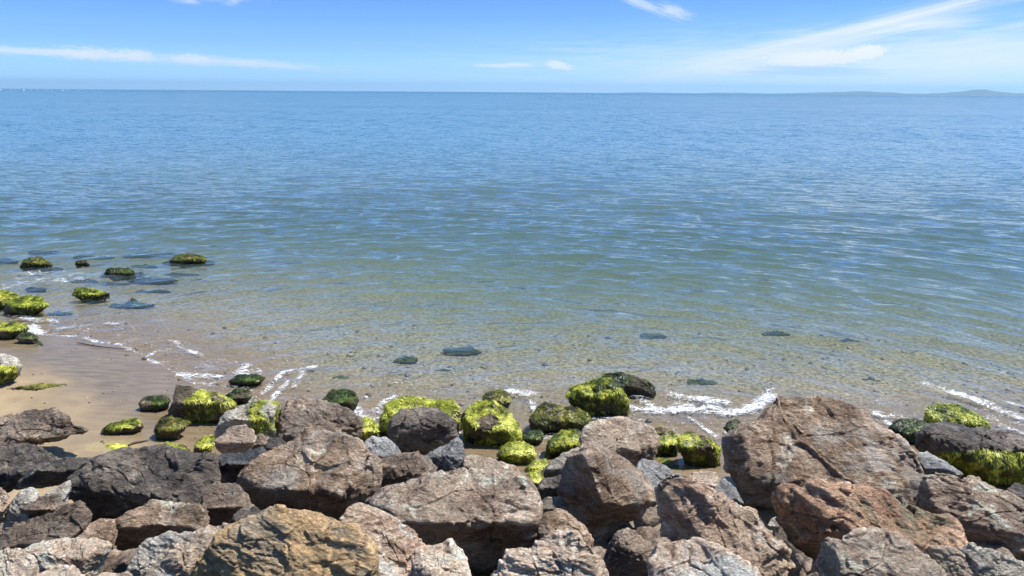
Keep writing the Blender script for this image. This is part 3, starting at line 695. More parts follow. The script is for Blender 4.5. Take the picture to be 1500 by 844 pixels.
RK('green', 'small bright green wedge between the grey brown boulder and the shaggy rocks', [(522, 618), (535, 611), (548, 615), (554, 625), (554, 637), (540, 648), (522, 645)], g=True, moss=1, hue='bright', name='stone')
RK('green', 'wide shaggy yellow green rock behind the round black one', [(555, 640), (557, 610), (570, 590), (590, 581), (617, 580), (640, 584), (662, 585), (675, 598), (679, 620), (674, 645), (620, 650), (570, 646)], g=True, moss=.95, hue='bright', sl=.9, dd=.25, p=8, strands=3600)
RK('green', 'small dark green rock peeping behind the peaked bright one', [(707, 582), (718, 572), (735, 570), (747, 578), (748, 590), (740, 602), (722, 602), (708, 594)], g=True, moss=.9, hue='olive')
RK('green', 'peaked bright green rock with a bare purple patch on its face', [(676, 612), (685, 596), (705, 587), (722, 583), (732, 592), (745, 605), (758, 622), (765, 638), (752, 648), (720, 653), (695, 652), (680, 640)], g=True, moss=1, hue='bright', bare='centre', extra=(((.8, -.3, .75), .62),), sl=.85, strands=3600)
RK('green', 'light green tufted stone lying on the sand patch', [(727, 668), (735, 655), (748, 648), (766, 647), (780, 656), (785, 668), (775, 680), (755, 679)], g=True, moss=1, hue='bright', p=8)
RK('green', 'dark olive brown rock left of the tall green dome', [(776, 615), (785, 600), (798, 588), (820, 593), (845, 598), (862, 608), (867, 620), (850, 630), (825, 633), (800, 632), (780, 628)], g=True, moss=.75, hue='olive', wet=.4, strands=2200)
RK('green', 'small dark wet stone in front of the olive brown rock', [(757, 646), (770, 632), (790, 630), (798, 638), (790, 648), (770, 652)], g=True, moss=.6, hue='dark', name='stone')
RK('green', 'bright green stone touching the mauve boulder', [(798, 666), (803, 645), (825, 630), (845, 628), (854, 636), (852, 652), (838, 662), (815, 670)], g=True, moss=.95, hue='mid', p=8)
RK('green', 'tall green dome of a rock standing in the foam', [(830, 580), (838, 566), (855, 562), (875, 554), (895, 556), (908, 568), (918, 585), (922, 600), (910, 608), (885, 612), (860, 606), (845, 597), (833, 588)], g=True, moss=1, hue='mid', p=7, strands=3800, e=.2)
RK('green', 'dark weedy rock awash behind the tall green dome', [(880, 549), (905, 545), (930, 550), (955, 562), (962, 575), (940, 582), (915, 576), (895, 568)], g=True, moss=.6, hue='dark', wet=.7, k=.5, zb=-.05)
RK('green', 'green weedy rock close to the right side of the mauve boulder', [(950, 655), (955, 630), (970, 624), (990, 633), (996, 650), (990, 667), (965, 668)], g=True, moss=.9, hue='mid')
RK('green', 'blocky dark green rock between the sand and the huge boulder', [(993, 660), (996, 640), (1010, 632), (1040, 643), (1055, 655), (1056, 680), (1035, 685), (1010, 678)], g=True, moss=.9, hue='mid', e=.2)
RK('green', 'shaggy green brown rock in the water at the right, the farthest one', [(1355, 612), (1358, 594), (1378, 589), (1400, 592), (1430, 605), (1447, 618), (1452, 630), (1430, 636), (1380, 634), (1356, 628)], g=True, moss=.95, hue='mid', dd=.15, strands=2600)
RK('green', 'dark tangled weed covered rock in the gap behind the huge boulder', [(1300, 628), (1315, 614), (1340, 613), (1360, 620), (1362, 642), (1340, 650), (1318, 648)], g=True, moss=.8, hue='dark')
RK('black', 'long black slab with a skirt of bright green weed at the right edge', [(1341, 655), (1345, 630), (1365, 621), (1400, 621), (1440, 628), (1480, 635), (1540, 648), (1560, 700), (1530, 712), (1480, 702), (1430, 690), (1380, 674), (1350, 664)], g=True, moss=1.0, hue='bright', bare='cap', e=.15, nf=(-.1, -1, .7), sl=.95, strands=4200)
RK('black', 'small stone with a green tuft in the shade below the weed skirted slab', [(1473, 718), (1485, 708), (1520, 712), (1535, 740), (1500, 745), (1485, 730)], moss=.45, hue='bright', bare=None, strands=200)
# middle band
RK('green', 'small yellow topped stone peeping over the large black boulder', [(218, 662), (228, 653), (245, 649), (266, 650), (278, 657), (278, 668), (262, 680), (235, 680)], moss=.8, hue='bright', strands=250, sl=.5, dz=-.2, name='stone')
RK('green', 'small stone with lime green weed beside the round mauve stone', [(282, 668), (287, 650), (299, 639), (313, 636), (316, 650), (305, 668)], moss=.9, hue='bright', dz=-.15, name='stone')
RK('black', 'smooth black boulder at the left edge below the sand', [(-50, 675), (0, 655), (40, 650), (62, 655), (82, 668), (92, 680), (70, 700), (35, 716), (-10, 724), (-50, 724)], wet=.2, p=7, e=-.1)
RK('black', 'thin black slab leaning between the smooth black boulder and the large one', [(25, 707), (48, 684), (85, 673), (140, 670), (142, 676), (120, 692), (100, 704), (60, 716), (30, 717)], dz=.05, e=.1, nf=(0, -1, -.5))
RK('black', 'large cracked black boulder speckled with pale marks', [(97, 728), (101, 703), (118, 688), (142, 672), (180, 661), (240, 652), (266, 662), (300, 664), (318, 673), (323, 700), (313, 727), (298, 742), (240, 748), (190, 756), (150, 764), (118, 762), (110, 737)], e=-.25, nt=(0.05, -.75, 1), nf=(-.25, -1, -.3), k=.8, dz=.05)
RK('grey', 'flat wet grey topped block by the large black boulder', [(312, 690), (318, 668), (345, 662), (385, 652), (398, 668), (378, 692), (362, 714), (330, 712)], e=.1, nt=(0, -.1, 1), wet=.75)
RK('mauve', 'round mauve grey stone on top of the wet block', [(314, 646), (325, 637), (340, 625), (358, 622), (370, 628), (376, 640), (369, 655), (355, 665), (335, 667), (318, 658)], p=9, dz=.10, e=-.1, dd=-.05)
RK('dbrown', 'small brown stone tucked right of the round mauve stone', [(366, 645), (380, 633), (396, 642), (394, 656), (382, 664), (368, 660)], name='stone')
RK('black', 'small black stone under the grey brown boulder', [(388, 655), (394, 641), (412, 640), (422, 652), (405, 670), (391, 668)], name='stone', dz=.03)
RK('dbrown', 'rounded grey brown boulder at the waterline beside the foam streaks', [(401, 618), (408, 600), (425, 586), (445, 580), (460, 583), (490, 590), (515, 602), (531, 613), (532, 640), (515, 662), (470, 665), (430, 660), (405, 640)], p=9, e=-.25, nt=(0, -.3, 1), dd=.1)
RK('black', 'round black boulder in front of the wide shaggy green rock', [(568, 632), (572, 615), (585, 603), (605, 596), (635, 597), (655, 605), (668, 618), (673, 640), (662, 652), (630, 662), (600, 664), (580, 657), (570, 645)], p=9, e=.25, nt=(0, -.5, 1), nf=(0, -1, .05), dd=-.15, moss=.0)
RK('grey', 'rounded dark grey stone below the green wedge', [(530, 652), (545, 638), (565, 640), (580, 650), (588, 665), (580, 685), (555, 690), (535, 680)], p=8, dz=.05)
RK('dbrown', 'cracked brown block between the big angular boulder and the grey block', [(550, 690), (556, 674), (580, 665), (610, 661), (628, 668), (641, 685), (640, 705), (610, 722), (580, 728), (555, 722)], e=.2, nf=(0, -1, .1))
RK('grey', 'dark grey leaning block under the round black boulder', [(617, 672), (645, 656), (670, 640), (679, 650), (681, 670), (680, 690), (670, 705), (640, 708), (622, 698)], e=.3, nf=(-.2, -1, .2))
RK('brown', 'big angular brown boulder with a dark undercut face, left of the middle', [(352, 708), (355, 695), (370, 678), (400, 658), (435, 635), (450, 624), (490, 632), (525, 640), (545, 660), (556, 675), (562, 692), (556, 712), (547, 728), (520, 748), (490, 765), (440, 768), (400, 765), (376, 750), (363, 735)], e=-.22, nt=(-.12, -.42, 1), nf=(-.15, -1, -.7), extra=(((.9, -.5, .1), .80),), p=26, k=.95, dz=.05, n=50)
RK('mauve', 'flat brown wedge of rock lying on the sand behind the wide mauve slab', [(675, 690), (684, 668), (700, 667), (725, 673), (757, 685), (765, 700), (720, 712), (690, 705)], e=-.1, nf=(-.5, -1, -.8), dz=-.05)
RK('mauve', 'rugged mauve boulder behind the peaked ridge rock', [(850, 645), (858, 624), (880, 614), (905, 611), (935, 617), (957, 625), (963, 640), (961, 662), (952, 684), (935, 695), (900, 695), (870, 685), (853, 665)], e=-.1, dz=.08, p=11)
RK('pale', 'pale grey slab leaning beside the lime green weed', [(783, 706), (798, 686), (822, 664), (842, 658), (848, 680), (830, 705), (800, 718)], e=.1, wet=.1)
RK('green', 'lime green weed covered pebble on the sand between the slabs', [(768, 690), (782, 675), (800, 672), (805, 684), (788, 697)], moss=1, hue='bright', name='stone', dz=-.15)
RK('green', 'dark stone with lime green fringe beside the wide mauve slab', [(764, 706), (775, 692), (792, 690), (797, 702), (790, 716), (775, 722)], moss=.8, hue='bright', name='stone', dz=-.1)
RK('black', 'shiny black stone in the gap beside the ridge rock, upper one', [(783, 722), (793, 703), (820, 696), (832, 712), (810, 735), (788, 738)], e=.1, dz=-.1)
RK('black', 'small black stone in the gap beside the ridge rock, lower one', [(783, 740), (798, 729), (822, 727), (832, 745), (805, 760), (788, 755)], dz=-.1)
RK('grey', 'grey and tan stone wedged right of the ridge rock', [(925, 690), (940, 670), (962, 676), (985, 690), (990, 705), (972, 735), (955, 742), (938, 720)], e=-.4, nt=(.1, -.4, 1), dz=-.05)
RK('brown', 'peaked ridge rock with one dark and one sunlit face', [(817, 720), (822, 690), (830, 672), (845, 655), (858, 645), (872, 648), (900, 665), (925, 676), (948, 698), (963, 716), (968, 737), (947, 750), (937, 762), (908, 772), (885, 795), (868, 800), (848, 780), (828, 748)],
   planes=[((.50, .25, .80), .655), ((-.80, -.25, .55), .55), ((.1, -.85, .52), .60)], p=34, k=1.05, n=54, dz=.05, rough=.6)
RK('mauve', 'tan stone half buried in the sand under the huge boulder', [(1005, 705), (1015, 692), (1030, 689), (1048, 692), (1058, 706), (1060, 722), (1040, 730), (1018, 722)], dz=-.2)
RK('grey', 'dark grey stone in the shade under the huge boulder', [(1045, 715), (1060, 700), (1078, 715), (1090, 738), (1070, 750), (1050, 740)], dz=-.2, name='stone')
RK('brown', 'huge layered brown boulder at the right of the waterline', [(1049, 662), (1050, 640), (1060, 628), (1080, 615), (1102, 608), (1122, 590), (1140, 575), (1168, 573), (1200, 583), (1235, 588), (1265, 600), (1290, 622), (1320, 648), (1340, 665), (1356, 690), (1362, 717), (1350, 745), (1310, 760), (1250, 765), (1190, 765), (1140, 755), (1100, 735), (1070, 705), (1055, 685)],
   e=-.30, nt=(-.08, -.62, 1), nf=(-.3, -1, -.5), p=13, k=.8, n=62, dz=.05, dd=.1)
RK('green', 'tuft of dark green weed on a knob behind the huge boulder', [(1060, 627), (1066, 618), (1078, 614), (1088, 620), (1084, 632), (1068, 636)], moss=1, hue='dark', name='stone', dz=0)
RK('grey', 'flat grey stone lying right of the huge boulder', [(1338, 675), (1345, 663), (1358, 661), (1372, 669), (1395, 683), (1413, 695), (1400, 706), (1370, 706), (1345, 695)], e=.0)
RK('mauve', 'little grey stone behind the broad mauve slab at the right', [(1405, 704), (1420, 696), (1434, 699), (1444, 712), (1430, 720), (1410, 716)], name='stone')
RK('mauve', 'broad mauve slab sloping down to the right edge', [(1345, 712), (1356, 696), (1378, 692), (1405, 697), (1440, 706), (1475, 720), (1500, 735), (1545, 760), (1550, 840), (1500, 832), (1450, 812), (1410, 792), (1375, 768), (1350, 740)], e=-.1, nt=(.1, -.7, 1), nf=(-.2, -1, -.3), k=.7, n=46)
RK('pale', 'pale pebble in the cleft left of the orange boulder', [(1124, 770), (1130, 759), (1138, 757), (1144, 768), (1140, 780), (1128, 780)], name='stone', dz=-.2)
# left lower pile
RK('pink', 'pinkish rock at the left edge beside the upright pale slab', [(-50, 712), (0, 712), (12, 722), (22, 732), (17, 748), (6, 764), (-10, 775), (-50, 775)], dz=.05)
RK('pale', 'pale slab with a striped face leaning below the large black boulder', [(58, 730), (80, 715), (103, 703), (104, 720), (95, 742), (75, 745), (60, 742)], dz=0, e=.2, nf=(0, -1, .6))
RK('pale', 'upright pale grey slab at the left edge', [(2, 784), (8, 760), (18, 732), (30, 718), (47, 713), (56, 722), (52, 740), (42, 765), (25, 785)], e=.3, nf=(.3, -1, .5), dz=.0)
RK('dbrown', 'arched dark brown stone over a black hollow', [(25, 758), (38, 735), (55, 727), (80, 725), (96, 738), (92, 750), (62, 758), (40, 768)], e=-.1, nf=(0, -1, -.9), dz=.08)
RK('dbrown', 'long dark brown slab running up from the left edge', [(-50, 808), (0, 782), (45, 762), (90, 745), (118, 736), (136, 752), (136, 778), (118, 795), (60, 805), (0, 822), (-50, 835)], e=-.2, nt=(0, -.7, 1), k=.7)
RK('dbrown', 'dark brown rock between the large black boulder and the big angular one', [(286, 750), (302, 718), (317, 705), (350, 708), (362, 722), (369, 745), (345, 765), (315, 785), (300, 785), (288, 770)], e=.0, nf=(.1, -1, -.7))
RK('black', 'small dark stone in the hollow behind the ochre boulder', [(335, 765), (350, 746), (372, 741), (390, 755), (380, 778), (350, 785)], dz=-.05, name='stone')
RK('brown', 'ridged brown rock left of the ochre boulder, over a dark hollow', [(168, 785), (172, 762), (190, 750), (222, 733), (262, 735), (295, 737), (304, 748), (306, 768), (298, 782), (270, 786), (240, 784), (215, 796), (190, 806), (172, 806)], e=-.1, nt=(0, -.6, 1), nf=(0, -1, -.7), dz=.05)
RK('brown', 'blunt brown rock above the sharp edged slab', [(108, 790), (122, 773), (148, 760), (168, 761), (172, 778), (166, 806), (140, 812), (115, 806)], e=-.2, nt=(0, -.7, 1))
RK('pink', 'sharp edged pinkish slab in the bottom left heap', [(30, 805), (60, 794), (90, 789), (130, 788), (164, 796), (166, 808), (152, 828), (138, 844), (122, 856), (60, 865), (45, 830)], e=.1, nt=(0, -.5, 1), nf=(0, -1, .2), p=26, dz=.05)
RK('pink', 'rounded pink rock in the bottom left corner', [(-50, 835), (-10, 812), (10, 805), (30, 803), (50, 812), (57, 830), (56, 870), (0, 885), (-50, 880)], p=9, nt=(0, -.7, 1), dz=.1)
RK('pink', 'pale pink rock cut by the bottom edge next to the rounded one', [(54, 842), (85, 827), (110, 830), (128, 843), (130, 880), (60, 890)], dz=.05)
RK('mauve', 'grey mauve rock top showing at the bottom edge under the hollow', [(124, 852), (150, 838), (185, 837), (204, 850), (200, 885), (130, 885)])
RK('pale', 'pale yellowish grey rock left of the pink flank, bottom edge', [(184, 845), (192, 822), (215, 791), (245, 780), (290, 780), (305, 800), (290, 850), (270, 890), (190, 890)], nt=(-.2, -.8, 1), nf=(-.3, -1, .2), e=-.2, dz=.03)
RK('pink', 'pink rock flank between the pale rock and the ochre boulder', [(235, 870), (242, 815), (270, 792), (300, 775), (330, 764), (370, 765), (385, 800), (370, 850), (340, 900), (240, 900)], nt=(-.2, -.8, 1), e=-.3, dz=.06)
RK('ochre', 'large golden ochre boulder at the bottom, left of the middle', [(268, 880), (290, 825), (320, 792), (345, 773), (380, 760), (405, 745), (445, 743), (480, 755), (500, 762), (525, 776), (546, 802), (553, 850), (558, 900), (400, 920), (280, 915)], nt=(.05, -.95, 1), nf=(-.35, -1, .45), e=.0, n=56, dz=.12, k=.8)
# middle bottom
RK('brown', 'rounded brown rock between the wide mauve slab and the rough pink one', [(784, 775), (790, 755), (800, 748), (818, 746), (836, 752), (855, 770), (868, 792), (868, 815), (800, 820), (784, 805)], nt=(0, -.8, 1), p=9, dz=-.03)
RK('mauve', 'wide mauve slab with a deep shaded face in the centre', [(530, 735), (560, 712), (600, 705), (640, 697), (690, 690), (750, 688), (775, 700), (783, 722), (787, 750), (786, 785), (780, 815), (760, 840), (722, 865), (690, 860), (650, 845), (610, 825), (570, 785), (540, 760)],
   e=.02, nt=(.0, -.42, 1), nf=(0, -1, -.6), p=24, k=.95, n=60, dz=.05)
RK('pink', 'pink slab with cracks right of the ochre boulder', [(499, 762), (512, 745), (526, 735), (555, 745), (580, 760), (606, 778), (622, 800), (635, 830), (640, 890), (545, 900), (540, 840), (520, 790)], nt=(.1, -.8, 1), nf=(.2, -1, .1), e=-.4, n=44, dz=.10, dd=-.1)
RK('pink', 'pale pinkish rock tip standing against the shaded slab, bottom edge', [(612, 805), (640, 797), (661, 789), (673, 800), (683, 815), (689, 840), (694, 890), (600, 900), (600, 840)], nt=(.2, -.5, 1), nf=(.2, -1, .6), e=.1, p=24, dz=.10, dd=-.05)
RK('pink', 'rough knobbly pink rock at the bottom centre', [(720, 865), (735, 826), (750, 811), (778, 803), (783, 790), (800, 784), (832, 777), (850, 783), (870, 802), (879, 822), (888, 855), (890, 910), (720, 910)], nt=(0, -.9, 1), e=-.2, n=48, dz=.12, rough=1.4)
RK('dbrown', 'brown wedge rock in the dark gap right of the rough pink one', [(882, 830), (887, 802), (900, 782), (918, 773), (932, 778), (944, 792), (975, 788), (990, 800), (972, 830), (930, 858), (900, 860)], nt=(.3, -.3, 1), nf=(-.4, -1, .1), e=.2, p=24)
RK('pink', 'reddish pink rock at the bottom edge against the long ribbed slab', [(952, 820), (960, 797), (985, 790), (1020, 788), (1055, 800), (1085, 820), (1106, 837), (1120, 880), (1100, 915), (1000, 915), (955, 880)], nt=(-.1, -.8, 1), nf=(-.4, -1, .0), e=-.2, n=42, dz=.12)
RK('pink', 'long ribbed brownish pink slab sloping to the bottom, right of the ridge rock', [(961, 722), (968, 700), (985, 692), (1005, 697), (1040, 718), (1080, 735), (1105, 745), (1117, 762), (1132, 790), (1158, 805), (1167, 830), (1170, 880), (1120, 895), (1050, 880), (1000, 845), (980, 810), (971, 780), (970, 745)],
   nt=(.1, -.95, 1), nf=(-.9, -.6, -.2), e=-.3, n=56, k=.7, p=20, dz=.05)
RK('orange', 'large orange boulder with a dark green stain, lower right', [(1128, 728), (1134, 713), (1155, 707), (1200, 705), (1240, 706), (1300, 718), (1350, 738), (1385, 755), (1407, 775), (1418, 802), (1440, 835), (1440, 880), (1340, 890), (1250, 870), (1200, 835), (1180, 820), (1155, 800), (1140, 772), (1130, 748)],
   e=.0, nt=(.1, -.8, 1), nf=(-.6, -1, -.25), p=13, n=58, k=.75, dz=.05)
RK('pale', 'pale ribbed rock in the bottom right corner', [(1404, 805), (1420, 793), (1450, 802), (1490, 823), (1540, 850), (1540, 905), (1470, 895), (1420, 850)], nt=(0, -.9, 1), k=.7, dz=.05)
RK('mauve', 'thin grey brown slab over the mauve rock in the bottom right', [(1352, 810), (1362, 801), (1380, 801), (1405, 810), (1440, 825), (1475, 848), (1480, 890), (1400, 880), (1365, 845)], nt=(0, -.9, 1), k=.6, e=-.1, dz=.08)
RK('mauve', 'rough mauve and pink rock at the bottom edge right of the dark cleft', [(1190, 870), (1200, 810), (1204, 792), (1216, 788), (1235, 790), (1256, 777), (1300, 780), (1330, 790), (1355, 808), (1378, 835), (1400, 890), (1300, 915), (1190, 910)], nt=(0, -.95, 1), nf=(-.6, -1, .2), e=-.3, n=48, dz=.14)
for i, (b, l) in enumerate([((236, 372, 320, 392), 'broad dark rock under water around the farthest olive topped rock'), ((140, 392, 215, 410), 'dark rock under water around the olive tipped front rock'), ((20, 384, 96, 398), 'dark rock under water beneath the humped olive rock'), ((92, 404, 150, 416), 'dim purple brown rock under water between foam and the olive tipped rock'), ((195, 418, 250, 430), 'dim rock under water inshore of the wide blackish one')]):
    RK('green', l, blob(*b, seed=70 + i), g=True, sub=True, moss=.8, hue='dark', strands=350, sl=3, k=.9, wet=.85, rough=1.8, n=20)
# ------------------------------------------------------------------ small things on the beach
mt, t = newmat('wood_and_lip_shade'); g = t.n('ShaderNodeTexCoord').outputs['Object']
bs = t.n('ShaderNodeBsdfPrincipled', {'Base Color': t.ramp(t.noise(t.mapping(g, sc=(1, 8, 8)), 20.0, 5, 0.6), [(0, (0.02, 0.015, 0.01)), (1, (0.10, 0.07, 0.05))]), 'Roughness': 0.7})
t.n('ShaderNodeOutputMaterial', {0: bs.outputs[0]})
WOOD_LIP_SHADE = mt
def tube(name, pts, r, mat, **kw):
    pts = np.array(pts, float); n_ = len(pts); v = []; m_ = 7
    for i, p_ in enumerate(pts):
        tdir = unit(pts[min(i + 1, n_ - 1)] - pts[max(i - 1, 0)]); a_ = unit(np.cross(tdir, (0, 0, 1))); b_ = np.cross(a_, tdir)
        rr_ = r * (1 - 0.75 * (i / (n_ - 1)) ** 2) * (0.6 if i == 0 else 1)
        for j in range(m_): v.append(p_ + rr_ * (a_ * math.cos(j * 6.2832 / m_) + b_ * math.sin(j * 6.2832 / m_)))
    f = [(i * m_ + j, i * m_ + (j + 1) % m_, (i + 1) * m_ + (j + 1) % m_, (i + 1) * m_ + j) for i in range(n_ - 1) for j in range(m_)]
    return mesh_from(name, v, f, mat, **kw)
def on_sand(x, y, up=0.0):
    P = on_plane(x, y, 0)
    for _ in range(5): P = on_plane(x, y, float(sand_z(P[:1], P[1:2])[0]) + up)
    return P
st = [on_sand(x, y, 0.014) for x, y in [(188, 652.5), (194, 649.5), (201, 648), (209, 646.5), (220, 644)]]
o = tube('stick_or_lip_shade', st, 0.016, WOOD_LIP_SHADE); o['label'] = 'thin dark driftwood stick on the sand above the black boulder'; o['category'] = 'stick'
st = [on_sand(x, y, 0.02) for x, y in [(112, 502), (124, 504), (138, 506.5), (152, 508.5), (168, 510), (182, 510.5), (200, 511)]]
o = tube('stick_or_lip_shade', st, 0.010, WOOD_LIP_SHADE); o['label'] = 'thin dark tube in place of the wave lip shadow along the wash line'; o['category'] = 'stick'  # dark tube put in for the shadow line of the wave lip
def weed_patch(x0, y0, x1, y1, cnt, mat, label, hgt=0.02, ln=0.1):
    rs = np.random.default_rng(int(x0))
    v = []; f = []; s_ = []
    for i in range(cnt):
        u_ = rs.normal(0.5, 0.22); q = rs.normal(0, 0.5)
        px_ = x0 + (x1 - x0) * u_; py_ = y0 + (y1 - y0) * u_ + q * 5 * (1.1 - abs(u_ - .5) * 1.6) * ((y1 - y0) * 0.02 + 0.8)
        P = on_plane(px_, py_, 0.1); zz = float(sand_z(P[:1], P[1:2])[0]) + 0.004; P[2] = zz
        a_ = rs.normal(0.2, 0.6); dd_ = np.array([math.cos(a_), math.sin(a_), 0]); sd_ = np.array([-dd_[1], dd_[0], 0.0])
        L = rs.uniform(.4, 1.3) * ln; W = rs.uniform(.003, .007); b_ = len(v)
        for j in range(4):
            tt = j / 3; c_ = P + dd_ * L * (tt - .5) + np.array([0, 0, hgt * rs.random() * math.sin(tt * 3.14)])
            c_ = c_ + sd_ * 0.15 * L * math.sin(tt * 5 + i)
            v += [c_ - sd_ * W, c_ + sd_ * W + np.array([0, 0, .003])]; s_ += [rs.random()] * 2
        f += [(b_ + 2 * j, b_ + 2 * j + 1, b_ + 2 * j + 3, b_ + 2 * j + 2) for j in range(3)]
    o = mesh_from('seaweed', np.array(v), f, mat); fattr(o, 'strand', s_)
    o['label'] = label; o['category'] = 'seaweed'
weed_patch(24, 571, 84, 564, 500, ALG['olive'], 'thin drift of olive seaweed lying flat on the upper beach')
weed_patch(968, 668, 992, 682, 120, ALG['mid'], 'few green seaweed strands on the sand by the dark green rocks', .01, .08)
weed_patch(160, 652, 186, 655, 300, ALG['bright'], 'yellow green seaweed tuft beside the driftwood stick', .015, .06)
weed_patch(48, 647, 70, 646, 260, ALG['olive'], 'olive seaweed along the lower edge of the dark mauve boulder', .02, .07)
weed_patch(38, 486, 60, 500, 160, ALG['dark'], 'dark seaweed trailing off the small green stone on wet sand', .01, .08)

# ------------------------------------------------------------------ a line of floats far out
mt, t = newmat('white_float'); bs = t.n('ShaderNodeBsdfPrincipled', {'Base Color': (0.85, 0.85, 0.83), 'Roughness': 0.4}); t.n('ShaderNodeOutputMaterial', {0: bs.outputs[0]})
dirs, tri = geodesic(4)
fm_ = None
BL = ['large white float at the very left end of the far float line', 'small white float second from the left end of the far line', 'faint small float third from the left end of the far line',
 'brightest white float of the far line, fourth from the left', 'small float just right of the brightest one in the far line', 'white float sixth from the left end of the far line',
 'small float seventh from the left in the far line, left one of a close pair', 'tiny float eighth from the left in the far line, right one of a close pair', 'white float ninth from the left, alone before the middle gap of the far line',
 'bright white float in the middle of the right half of the far line', 'small float just right of the bright one in the right half of the far line', 'small float fourth from the right end of the far line',
 'small float third from the right end of the far line', 'small float second from the right end of the far line', 'white float at the right end of the far float line']
for i, x in enumerate([1, 16, 22, 35, 46, 55, 66, 70, 76, 92, 99, 114, 125, 137, 145]):
    y = 130.8 + 0.0067 * x
    sz = [1.0, .6, .5, 1.1, .6, .8, .6, .5, .8, 1.0, .7, .7, .6, .7, .8][i]
    P = on_plane(x, y + 0.9, 0)
    if fm_ is None:
        co = dirs * np.array([1.6, 1.6, 1.2]); co[:, 2] += 0.22
        o = mesh_from('buoy', co, tri, mt); fm_ = o.data
    else:
        o = bpy.data.objects.new('buoy', fm_); scene.collection.objects.link(o)
    P = P * (1900 / P[1]); o.location = (P[0], P[1], 0); o.scale = (sz, sz, sz)
    o['label'] = BL[i]; o['category'] = 'buoy'; o['group'] = 'line of white floats near the horizon'

# ------------------------------------------------------------------ distant hills
mt, t = newmat('far_hills'); g = t.n('ShaderNodeNewGeometry').outputs['Position']
bs = t.n('ShaderNodeBsdfPrincipled', {'Base Color': t.ramp(t.noise(g, 0.002, 6, 0.6), [(0, (0.03, 0.042, 0.04)), (1, (0.06, 0.07, 0.06))]), 'Roughness': 0.95})
t.n('ShaderNodeOutputMaterial', {0: bs.outputs[0]})
HD = 42000.0
xs = np.linspace(880, 1640, 260); hp = np.zeros_like(xs)
for cx, wd, h_ in [(1410, 28, 5.2), (1380, 40, 2.4), (1450, 60, 2.2), (1255, 35, 3.2), (1215, 50, 1.6), (1180, 40, 1.8), (1310, 60, 1.0), (1060, 40, 1.2), (930, 40, 1.2), (1540, 80, 3), (1350, 400, 1.0)]:
    hp += h_ * np.exp(-((xs - cx) / wd) ** 2)
hp += 0.5 * perlin(np.stack([xs * 0.05, 0 * xs, 0 * xs], 1)); hp = np.maximum(hp, 0.1)
hp *= 0.75 * sstep(xs, 880, 930)
azs = np.arctan((xs - 750) / FPX * 1.0)
rowsv = []
for q, fr in [(-3600, 0.0), (-2500, 0.35), (-1200, 0.75), (0, 1.0), (1200, 0.8), (2600, 0.3), (3900, -0.1)]:
    rd = HD + q
    zz = hp / FPX * HD * fr * (1 + 0.25 * perlin(np.stack([xs * 0.04, 0 * xs + q * 0.001, 0 * xs], 1))) - 3
    rowsv.append(np.stack([np.sin(azs) * rd, np.cos(azs) * rd, zz], 1))
o = mesh_from('hills', np.concatenate(rowsv), grid_faces(7, len(xs)), mt, kind='structure')

# ------------------------------------------------------------------ sea air
HB = 52000.0
v = [(x, y, z) for x in (-HB, HB) for y in (-400, HB) for z in (-12, 520)]
f = [(0, 1, 3, 2), (4, 6, 7, 5), (0, 4, 5, 1), (2, 3, 7, 6), (0, 2, 6, 4), (1, 5, 7, 3)]
mt, t = newmat('sea_haze')
vol = t.n('ShaderNodeVolumePrincipled', {'Color': (0.47, 0.78, 1.0), 'Density': 2.8e-5, 'Anisotropy': 0.3})
t.n('ShaderNodeOutputMaterial', {1: vol.outputs[0]})
mesh_from('haze', v, f, mt, smooth=False, kind='stuff')

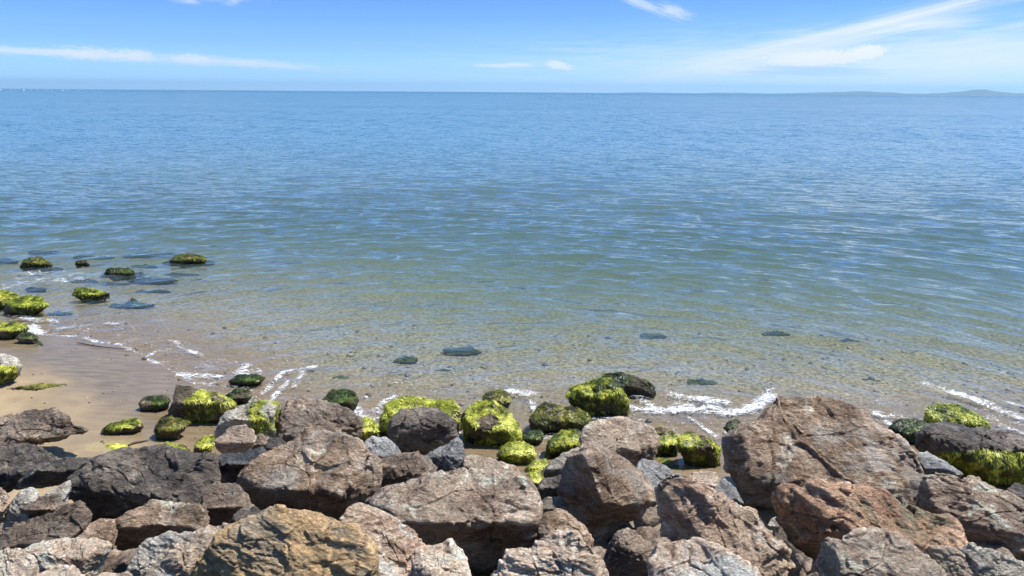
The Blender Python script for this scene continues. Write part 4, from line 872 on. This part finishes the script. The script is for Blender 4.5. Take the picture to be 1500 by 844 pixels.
# ------------------------------------------------------------------ broken stone filling the hollows of the bank
rs = np.random.default_rng(77); dirs, tri = geodesic(6); V_ = []; F_ = []; nb = 0
for i in range(420):
    x_, y_ = rs.uniform(-4.6, 5.2), rs.uniform(2.6, 6.6); r_ = rs.uniform(0.07, 0.19)
    z_ = float(bank_z(np.array([x_]), np.array([y_]))[0]) + 0.02
    N_ = rs.normal(size=(9, 3)); N_ /= np.linalg.norm(N_, axis=1)[:, None]
    q_ = np.maximum(dirs @ N_.T, 0) / rs.uniform(.6, 1, 9); q_ = (np.concatenate([q_, np.full((len(dirs), 1), .8)], 1) ** 18).sum(1) ** (-1 / 18)
    V_.append(dirs * (q_ * r_)[:, None] * rs.uniform(.7, 1.3, 3) + (x_, y_, z_)); F_.append(tri + nb); nb += len(dirs)
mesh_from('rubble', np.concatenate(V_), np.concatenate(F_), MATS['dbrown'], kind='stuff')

# ------------------------------------------------------------------ pebbles on the bed and on the beach
rs = np.random.default_rng(5); dirs, tri = geodesic(2); V_ = []; F_ = []; nb = 0; cval = []
N_ = 2600
px_ = rs.uniform(-60, 1560, N_); py_ = 455 + 225 * rs.random(N_) ** 0.8
P = np.array([on_plane(a_, b_, 0) for a_, b_ in zip(px_, py_)]); zz = sand_z(P[:, 0], P[:, 1])
cl_ = perlin(np.stack([P[:, 0] * .8, P[:, 1] * .8, 0 * zz], 1))
for i in range(N_):
    if zz[i] > 0.03 and rs.random() > .3: continue
    if cl_[i] < rs.uniform(-.5, .3): continue
    r_ = rs.uniform(.008, .022) * (1.0 + 1.6 * (rs.random() ** 6)) * (1 if zz[i] < 0 else .6)
    V_.append(dirs * (r_ * rs.uniform(.75, 1.3, (1, 3)) * (1, 1, .6)) + (P[i, 0], P[i, 1], zz[i] + r_ * .2)); F_.append(tri + nb); nb += len(dirs); cval += [rs.random()] * len(dirs)
mt, t = newmat('pebble_stone'); rv = t.n('ShaderNodeAttribute', attribute_name='tone').outputs['Fac']
bs = t.n('ShaderNodeBsdfPrincipled', {'Base Color': t.ramp(rv, [(0, (0.03, 0.028, 0.024)), (0.4, (0.11, 0.09, 0.07)), (0.75, (0.26, 0.2, 0.15)), (0.95, (0.34, 0.30, 0.24)), (1, (0.5, 0.46, 0.4))]), 'Roughness': 0.5})
t.n('ShaderNodeOutputMaterial', {0: bs.outputs[0]})
o = mesh_from('pebbles', np.concatenate(V_), np.concatenate(F_), mt, kind='stuff'); fattr(o, 'tone', cval)
